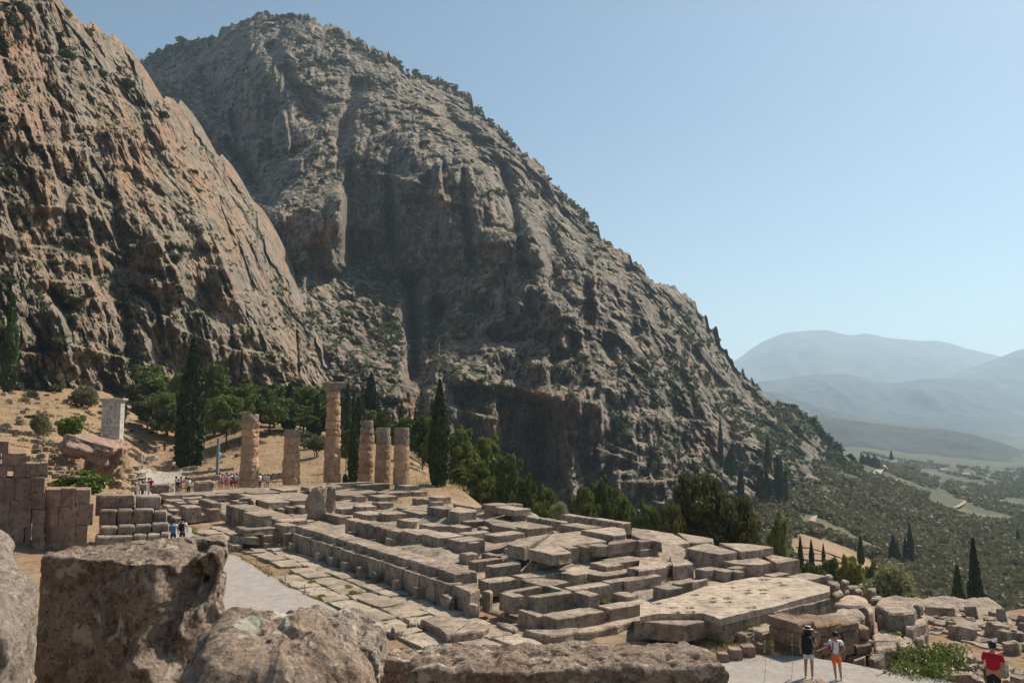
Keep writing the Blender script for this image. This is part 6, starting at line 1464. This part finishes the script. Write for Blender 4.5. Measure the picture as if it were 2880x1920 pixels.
for _ in range(330):
    u_, v_ = rs.uniform(-7, 40), rs.uniform(1.5, 16.5); p = O2 + U2 * u_ + V2 * v_
    i_ = int(round((u_ + 8.5) / 70 * (nu - 1))) * nv + int(round((v_ - .9) / 16.6 * (nv - 1)))
    wd.append((p.x, p.y, fill_z[min(max(i_, 0), len(fill_z) - 1)] - .03, rs.uniform(.1, .35)))
tufts('weeds', wd[:200], 40, .11, .014, 'straw'); tufts('weeds', wd[200:], 45, .12, .014, 'grass')
for _ in range(90):
    u_, v_ = rs.uniform(-6, 24), rs.uniform(-7, -.3); p = O2 + U2 * u_ + V2 * v_; wd.append((p.x, p.y, .08, rs.uniform(.08, .25)))
tufts('weeds', wd[330:], 30, .08, .012, 'grass')
pb = []
for _ in range(1500):
    if rs.random() < .5: px, py = rs.uniform(2080, 2880), rs.uniform(1840, 1915); p = on_plane(px, py, pz2); zq = pz2
    else: p = edge[rs.randrange(len(edge) - 2)].lerp(edge[rs.randrange(1, len(edge) - 1)], rs.random()) + Vector((rs.uniform(-3, .1), rs.uniform(-1, .2))); zq = pz
    pb.append((p.x, p.y, zq, rs.uniform(.006, .018)))
Vp, Fp = [], []
for (x, y, z, r) in pb:
    k = len(Vp); Vp += [(x - r, y, z), (x + r, y + r * .4, z), (x, y - r, z), (x + r * .1, y - r * .1, z + r * 1.1), (x, y + r, z)]; Fp += [(k, k + 2, k + 3), (k + 2, k + 1, k + 3), (k + 1, k + 4, k + 3), (k + 4, k, k + 3)]
obj('loose_pebbles', mesh_py('pebbles', Vp, Fp, M['marble']), kind='stuff')
st = []
for _ in range(420):
    px, py = rs.uniform(1960, 2230), rs.uniform(1775, 1860); p = on_plane(px, py, .02); st.append((p.x, p.y, -.02, .3))
tufts('dry_grass', st, 14, .09, .01, 'straw')
# dry turf beyond
st = []
for _ in range(2600):
    px = rs.uniform(-20, 1300); D = rs.uniform(75, 190); x = (px - 1440) / F * D; st.append((x, D, 0, 1.0))
zs = ground_z([s[0] for s in st], [s[1] for s in st]); st = [(s[0], s[1], float(z) - .05, 1.2) for s, z in zip(st, zs)]
tufts('dry_hill_grass', st, 14, .35, .05, 'straw')
for (px, pb, pt, D, lab) in [(1410, 1795, 1700, 4.6, 'single pale dry grass stalk rising before the temple corner'), (1850, 1775, 1700, 4.7, 'thin green grass stalk in front of the right hand slab'), (2222, 1890, 1780, 4.4, 'thin dry stalk left of the woman'), (2145, 1905, 1800, 4.2, 'thin dry stalk beside the cube stones')]:
    a = at_depth(px, pb + 60, D); b_ = at_depth(px + 6, pt, D); m = (a + b_) / 2 + np.array([.008, 0, 0])
    e = ruin('grass_stalk', lab, 'grass stalk', tuple(float(v) for v in a)); V, Fs = tube([(0, 0, 0), tuple(m - a), tuple(b_ - a)], [.0010, .0009, .0006], 5); obj('stem', mesh_py('stem', V, Fs, M['straw']), e)
    RL.seed(1); c = np.array([tuple((b_ - a) * t_) for t_ in np.linspace(.8, 1, 14)]) + RL.normal(size=(14, 3)) * .0012; V, Fq = leaf_quads(c, .0042, .8, 2); obj('seed_head', mesh_np('seed_head', V, Fq, M['straw']), e)
# ------------------------------------------------------------------ people
def skin_mesh(name, verts, edges, radii, mat, sub=1, root=0):
    me = bpy.data.meshes.new(name); me.from_pydata([tuple(v) for v in verts], edges, []); o = bpy.data.objects.new(name, me); COL.objects.link(o)
    sk = o.modifiers.new('s', 'SKIN'); sk.use_smooth_shade = True; me.update()
    if not me.skin_vertices: 
        pass
    for i, r in enumerate(radii):
        rr_ = r if hasattr(r, '__len__') else (r, r); me.skin_vertices[0].data[i].radius = rr_; me.skin_vertices[0].data[i].use_root = (i == root)
    if sub: o.modifiers.new('d', 'SUBSURF').levels = sub
    dg = bpy.context.evaluated_depsgraph_get(); dg.update(); m2 = bpy.data.meshes.new_from_object(o.evaluated_get(dg)); m2.name = name
    bpy.data.objects.remove(o); bpy.data.meshes.remove(me); m2.materials.clear(); m2.materials.append(mat)
    return m2
def cloth(name, c): return mat_flat(name, c, .85, .12, 6)
C_ = {k: cloth(k + ' cloth', c) for k, c in {'red': (.42, .012, .03), 'white': (.72, .71, .70), 'black': (.018, .018, .022), 'orange': (.85, .16, .03), 'navy': (.03, .04, .10), 'blue': (.10, .20, .42), 'pink': (.60, .16, .26), 'grey': (.25, .25, .26), 'palegrey': (.55, .56, .55), 'lightblue': (.35, .50, .62), 'khaki': (.35, .28, .18), 'darkred': (.22, .02, .04)}.items()}
M['skin'] = mat_flat('tanned skin', (.42, .22, .14), .6, .1, 5); M['hair'] = mat_flat('dark hair', (.022, .016, .013), .5, .2, 9); M['straw_hat'] = mat_flat('cream straw hat', (.72, .62, .45), .8, .1, 20)
M['eye'] = mat_flat('dark eye', (.02, .015, .012), .3, 0); M['lip'] = mat_flat('lips', (.30, .09, .07), .5, 0)
def person(loc, rz, H, label, top='white', bottom='black', sleeve=.45, leg=.55, pose=None, hair='short', hat=False, pack=None, fem=False, detail=True, group=None, shoes='palegrey', build=1.0, bag=None):
    e = bpy.data.objects.new('person', None); COL.objects.link(e); e.location = loc; e.rotation_euler = (0, 0, rz); s = H / 1.72; e.scale = (s, s, s); tag(e, label, 'person', group)
    ps = dict(le=(-.27, .02, 1.13), lh=(-.28, .12, .88), re=(.27, .02, 1.13), rh=(.28, .12, .88), lk=(-.10, .03, .50), lf=(-.11, -.02, .09), rk=(.10, .03, .50), rf=(.11, -.02, .09), head=(0, .03, 1.63))
    ps.update(pose or {}); sw = .175 if fem else .20; b = build
    V = [(0, 0, .94), (0, 0, 1.08), (0, .01, 1.24), (0, 0, 1.38), (0, .0, 1.47), (0, .015, 1.53), ps['head'], (ps['head'][0], ps['head'][1] - .005, 1.69)]
    R_ = [(.15 * b, .115 * b), (.135 * b, .10 * b), (.155 * b, .11 * b), (.13, .10), (.058, .058), (.06, .065), (.078, .098), (.055, .065)]
    E_ = [(0, 1), (1, 2), (2, 3), (3, 4), (4, 5), (5, 6), (6, 7)]
    def add(p, r, par):
        V.append(tuple(p)); R_.append(r); E_.append((par, len(V) - 1)); return len(V) - 1
    for sd, ek, hk in ((-1, 'le', 'lh'), (1, 're', 'rh')):
        a = add((sd * sw, 0, 1.41), .062, 3); b2 = add(ps[ek], .042, a); el, ha = Vector(ps[ek]), Vector(ps[hk]); d = (ha - el).normalized()
        w_ = add(el.lerp(ha, .92), .028, b2); pm = add(ha + d * .03, (.038, .018), w_)
        if detail:
            x = d.cross(Vector((sd, .3, 0))).normalized() if abs(d.x) < .9 else Vector((0, 1, 0)); sid = d.orthogonal().normalized()
            for q in range(4):
                o_ = x * (q - 1.5) * .022; f1 = add(ha + d * (.075 + .004 * (1.5 - abs(q - 1.5))) + o_, .0095, pm); add(ha + d * (.115 + .008 * (1.5 - abs(q - 1.5))) + o_ * 1.05 + Vector((-sd * .012, .008, 0)), .008, f1)
            t1 = add(ha + d * .02 + x * .05, .011, w_); add(ha + d * .055 + x * .065, .009, t1)
    for sd, kk, fk in ((-1, 'lk', 'lf'), (1, 'rk', 'rf')):
        h_ = add((sd * .085, 0, .88), .095 * b, 0); k_ = add(ps[kk], .058, h_); kn, ft = Vector(ps[kk]), Vector(ps[fk]); c_ = add(kn.lerp(ft, .35) + Vector((0, -.015, 0)), .055, k_); an = add(ft, .036, c_); add(ft + Vector((0, .10, -.045)), .034, an)
    obj('body', skin_mesh('body', V, E_, R_, M['skin'], 1), e)
    # shirt
    g = .018; SV = [(0, 0, .93), (0, 0, 1.08), (0, .01, 1.24), (0, 0, 1.38), (0, 0, 1.445)]; SR = [(.165 * b, .13 * b), (.15 * b, .118 * b), (.172 * b, .128 * b), (.15, .12), (.085, .08)]; SE = [(0, 1), (1, 2), (2, 3), (3, 4)]
    for sd, ek, hk in ((-1, 'le', 'lh'), (1, 're', 'rh')):
        a0 = Vector((sd * sw, 0, 1.41)); SV.append(tuple(a0)); SR.append(.078); SE.append((3, len(SV) - 1)); el, ha = Vector(ps[ek]), Vector(ps[hk])
        if sleeve > 0:
            p = a0.lerp(el, min(1, sleeve * 1.6)); SV.append(tuple(p)); SR.append(.064); SE.append((len(SV) - 2, len(SV) - 1))
            if sleeve > .65: SV.append(tuple(el.lerp(ha, .85))); SR.append(.045); SE.append((len(SV) - 2, len(SV) - 1))
    obj('shirt', skin_mesh('shirt', SV, SE, SR, C_[top], 1), e)
    BV = [(0, 0, .99), (0, 0, .90)]; BR = [(.155 * b, .125 * b), (.165 * b, .13 * b)]; BE = [(0, 1)]
    for sd, kk, fk in ((-1, 'lk', 'lf'), (1, 'rk', 'rf')):
        hp = Vector((sd * .085, 0, .86)); kn, ft = Vector(ps[kk]), Vector(ps[fk]); BV.append(tuple(hp)); BR.append(.112 * b); BE.append((1, len(BV) - 1))
        BV.append(tuple(hp.lerp(kn, min(1, leg * 1.5)))); BR.append(.092 if leg < .8 else .075); BE.append((len(BV) - 2, len(BV) - 1))
        if leg > .8: BV.append(tuple(kn.lerp(ft, .9))); BR.append(.058); BE.append((len(BV) - 2, len(BV) - 1))
    obj('trousers' if leg > .8 else 'shorts', skin_mesh('shorts', BV, BE, BR, C_[bottom], 1), e)
    for fk in ('lf', 'rf'):
        f = Vector(ps[fk]); obj('shoe', skin_mesh('shoe', [(0, -.05, 0), (0, .04, -.01), (0, .13, -.03)], [(0, 1), (1, 2)], [(.045, .05), (.045, .045), (.04, .028)], C_[shoes], 1), e, (f.x, f.y, f.z - .035))
    hx, hy, hz = ps['head']
    if hair:
        c = boulder_mesh('hair', .19, .215, .20, M['hair'], 3, 3, .05, .15, True); h_ = obj('hair', c, e, (hx, hy - .025, hz - .055))
        if hair == 'long': obj('hair_length', boulder_mesh('hair_length', .24, .12, .52, M['hair'], 5, 3, .08, .45, True), h_, (0, -.07, -.40))
    if detail:
        obj('nose', boulder_mesh('nose', .026, .03, .04, M['skin'], 1, 1, .02, .4, True), e, (hx, hy + .098, hz - .03))
        for sd in (-1, 1):
            obj('eye', boulder_mesh('eye', .022, .012, .012, M['eye'], 1, 1, .0, .1, True), e, (hx + sd * .032, hy + .088, hz + .0)); obj('ear', boulder_mesh('ear', .016, .035, .055, M['skin'], 2, 1, .02, .3, True), e, (hx + sd * .082, hy - .005, hz - .035))
        obj('mouth', boulder_mesh('mouth', .045, .012, .012, M['lip'], 1, 1, 0, .2, True), e, (hx, hy + .09, hz - .062))
    if hat:
        n = 24; prof = [(.185, 0), (.19, .012), (.10, .02), (.095, .09), (.07, .115), (.0, .12)]
        HV = [(math.cos(2 * math.pi * i / n) * r, math.sin(2 * math.pi * i / n) * r, z) for r, z in prof for i in range(n)]
        HF = [(j * n + i, j * n + (i + 1) % n, (j + 1) * n + (i + 1) % n, (j + 1) * n + i) for j in range(5) for i in range(n)]
        ht_ = ruin('sun_hat', 'wide brimmed cream sun hat', 'hat'); bpy.data.objects.remove(ht_)
        k = obj('sun_hat', mesh_py('sun_hat', HV, HF, M['straw_hat'], True), e, (hx, hy - .02, hz + .045)); k.rotation_euler = (-.12, 0, 0)
    if pack:
        w_, d_, hh_, zc = (.32, .20, .46, .96) if pack[1] != 'large' else (.36, .26, .62, .86)
        k = obj('backpack', boulder_mesh('backpack', w_, d_, hh_, C_[pack[0]], 6, 3, .08, .6, True), e, (0, -.21, zc))
        obj('backpack_pocket', boulder_mesh('pocket', w_ * .75, .08, hh_ * .4, C_[pack[0]], 8, 2, .08, .6, True), k, (0, -.12, .05))
        for sd in (-1, 1):
            obj('strap', mesh_py('strap', *tube([(sd * .11, -.15, 1.38), (sd * .115, -.03, 1.475), (sd * .12, .11, 1.38), (sd * .125, .135, 1.20), (sd * .14, .02, 1.02)], [.02] * 5, 5), C_[pack[0]]), e)
    return e
def stand(px, py, D=None, z=None):
    if z is not None: p = on_plane(px, py, z); return (p.x, p.y, z)
    p = at_depth(px, py, D); return (float(p[0]), D, float(p[2]))
# woman in a straw hat and the child who shows her something
pw = stand(2276, 1908, z=-.0)
person((pw[0], pw[1], .0), math.radians(-28), 1.60, 'woman in cream sun hat and pale shorts with a large black backpack', 'black', 'palegrey', .2, .42,
       dict(re=(.27, .12, 1.12), rh=(.16, .42, 1.04), rk=(.10, .05, .50), lk=(-.10, .0, .50)), 'long', True, ('black', 'large'), True, shoes='white')
pc = stand(2353, 1913, z=-.0)
person((pc[0], pc[1], .0), math.radians(172), 1.48, 'child facing the camera in white T-shirt and orange shorts holding out one arm', 'white', 'orange', .35, .45,
       dict(re=(.33, .10, 1.22), rh=(.62, .16, 1.12), le=(-.34, -.02, 1.16), lh=(-.17, .12, 1.06), rk=(.06, .04, .49), rf=(.02, 0, .09), lk=(-.13, .03, .49), lf=(-.17, 0, .09)), 'short', False, ('darkred', 'small'), shoes='white')
# held camera
o = obj('camera_device', boulder_mesh('camera_device', .14, .05, .09, mat_flat('blue grey plastic', (.16, .26, .36), .4), 2, 2, .03, .85), None, (pc[0] - .34, pc[1] - .10, 1.09), .3, label='small blue grey camera between the woman and the child', cat='camera')
pm_ = (X(2752, 24.9), 24.9, .02)
person(pm_, math.radians(-38), 1.78, 'heavy man in a red polo shirt and dark trousers looking down at a phone', 'red', 'black', .5, .95,
       dict(le=(-.27, .06, 1.16), lh=(-.08, .36, 1.20), re=(.27, .06, 1.16), rh=(.06, .36, 1.20), head=(0, .06, 1.62)), 'short', False, None, build=1.22, shoes='black')
ca, sa = math.cos(math.radians(-38)), math.sin(math.radians(-38)); lx, ly = 0.0, .47
obj('mobile_phone', boulder_mesh('mobile_phone', .075, .10, .015, M['eye'], 1, 2, .01, .95), None, (pm_[0] + lx * ca - ly * sa, pm_[1] + lx * sa + ly * ca, 1.29), math.radians(-38), label='black phone held by the man in red', cat='phone')
# backpackers on the path
for (px, pt, top_, pk, hh_, lab) in [(503, 1462, 'white', 'blue', 1.66, 'backpacker with a bright blue backpack walking away along the path'), (528, 1457, 'white', 'black', 1.78, 'backpacker with a black backpack and dark shorts walking away along the path')]:
    D = 53.5; z = .16; x = X(px, D)
    person((x, D, z), math.radians(8), hh_, lab, top_, 'navy', .4, .5, dict(rk=(.1, .08, .5), lk=(-.1, -.02, .5)), 'short', False, (pk, 'small'), shoes='white')
far = [(381, 1352 + 42, 84, 'grey', 'black'), (390, 1395, 85, 'white', 'navy'), (399, 1394, 86, 'navy', 'black'), (407, 1391, 88, 'palegrey', 'grey'), (417, 1392, 86, 'red', 'grey'), (424, 1388, 88, 'darkred', 'black'), (494, 1388, 90, 'lightblue', 'grey'), (508, 1388, 90, 'pink', 'black'), (500, 1392, 88, 'navy', 'grey'), (522, 1390, 88, 'white', 'khaki'), (530, 1391, 87, 'palegrey', 'black'),
       (447, 1362, 128, 'pink', 'palegrey'), (471, 1363, 128, 'pink', 'pink'), (435, 1366, 124, 'grey', 'grey'), (487, 1326, 132, 'white', 'black'), (532, 1318, 138, 'khaki', 'grey'),
       (617, 1372, 98, 'pink', 'grey'), (624, 1374, 97, 'grey', 'black'), (636, 1372, 97, 'white', 'pink'), (640, 1378, 95, 'pink', 'pink'), (650, 1372, 99, 'white', 'navy'), (656, 1374, 98, 'navy', 'navy'), (664, 1374, 97, 'white', 'red'), (672, 1374, 97, 'palegrey', 'grey'), (730, 1374, 98, 'white', 'navy'), (746, 1374, 98, 'white', 'white'), (752, 1376, 97, 'palegrey', 'khaki'), (618, 1299, 125, 'lightblue', 'blue')]
where = lambda px, py: 'standing on the far sloping path' if py < 1370 and px < 560 else ('left of the first column' if 600 < px < 700 else ('between the first and second columns' if px > 700 else ('in the left knot below the path' if px < 430 else 'in the right knot below the path')))
for i, (px, py, D, tp, bt) in enumerate(far):
    loc = stand(px, py, D); person(loc, rs.uniform(-3, 3), rs.uniform(1.6, 1.8), 'visitor in %s top and %s bottoms %s' % (tp.replace('palegrey', 'pale grey').replace('lightblue', 'light blue').replace('darkred', 'dark red'), bt.replace('palegrey', 'pale grey'), where(px, py)), tp, bt, .4, .5 if i % 2 else .95, None, 'short', i % 5 == 0, None, i % 2 == 0, False, 'visitors at the far end of the temple')
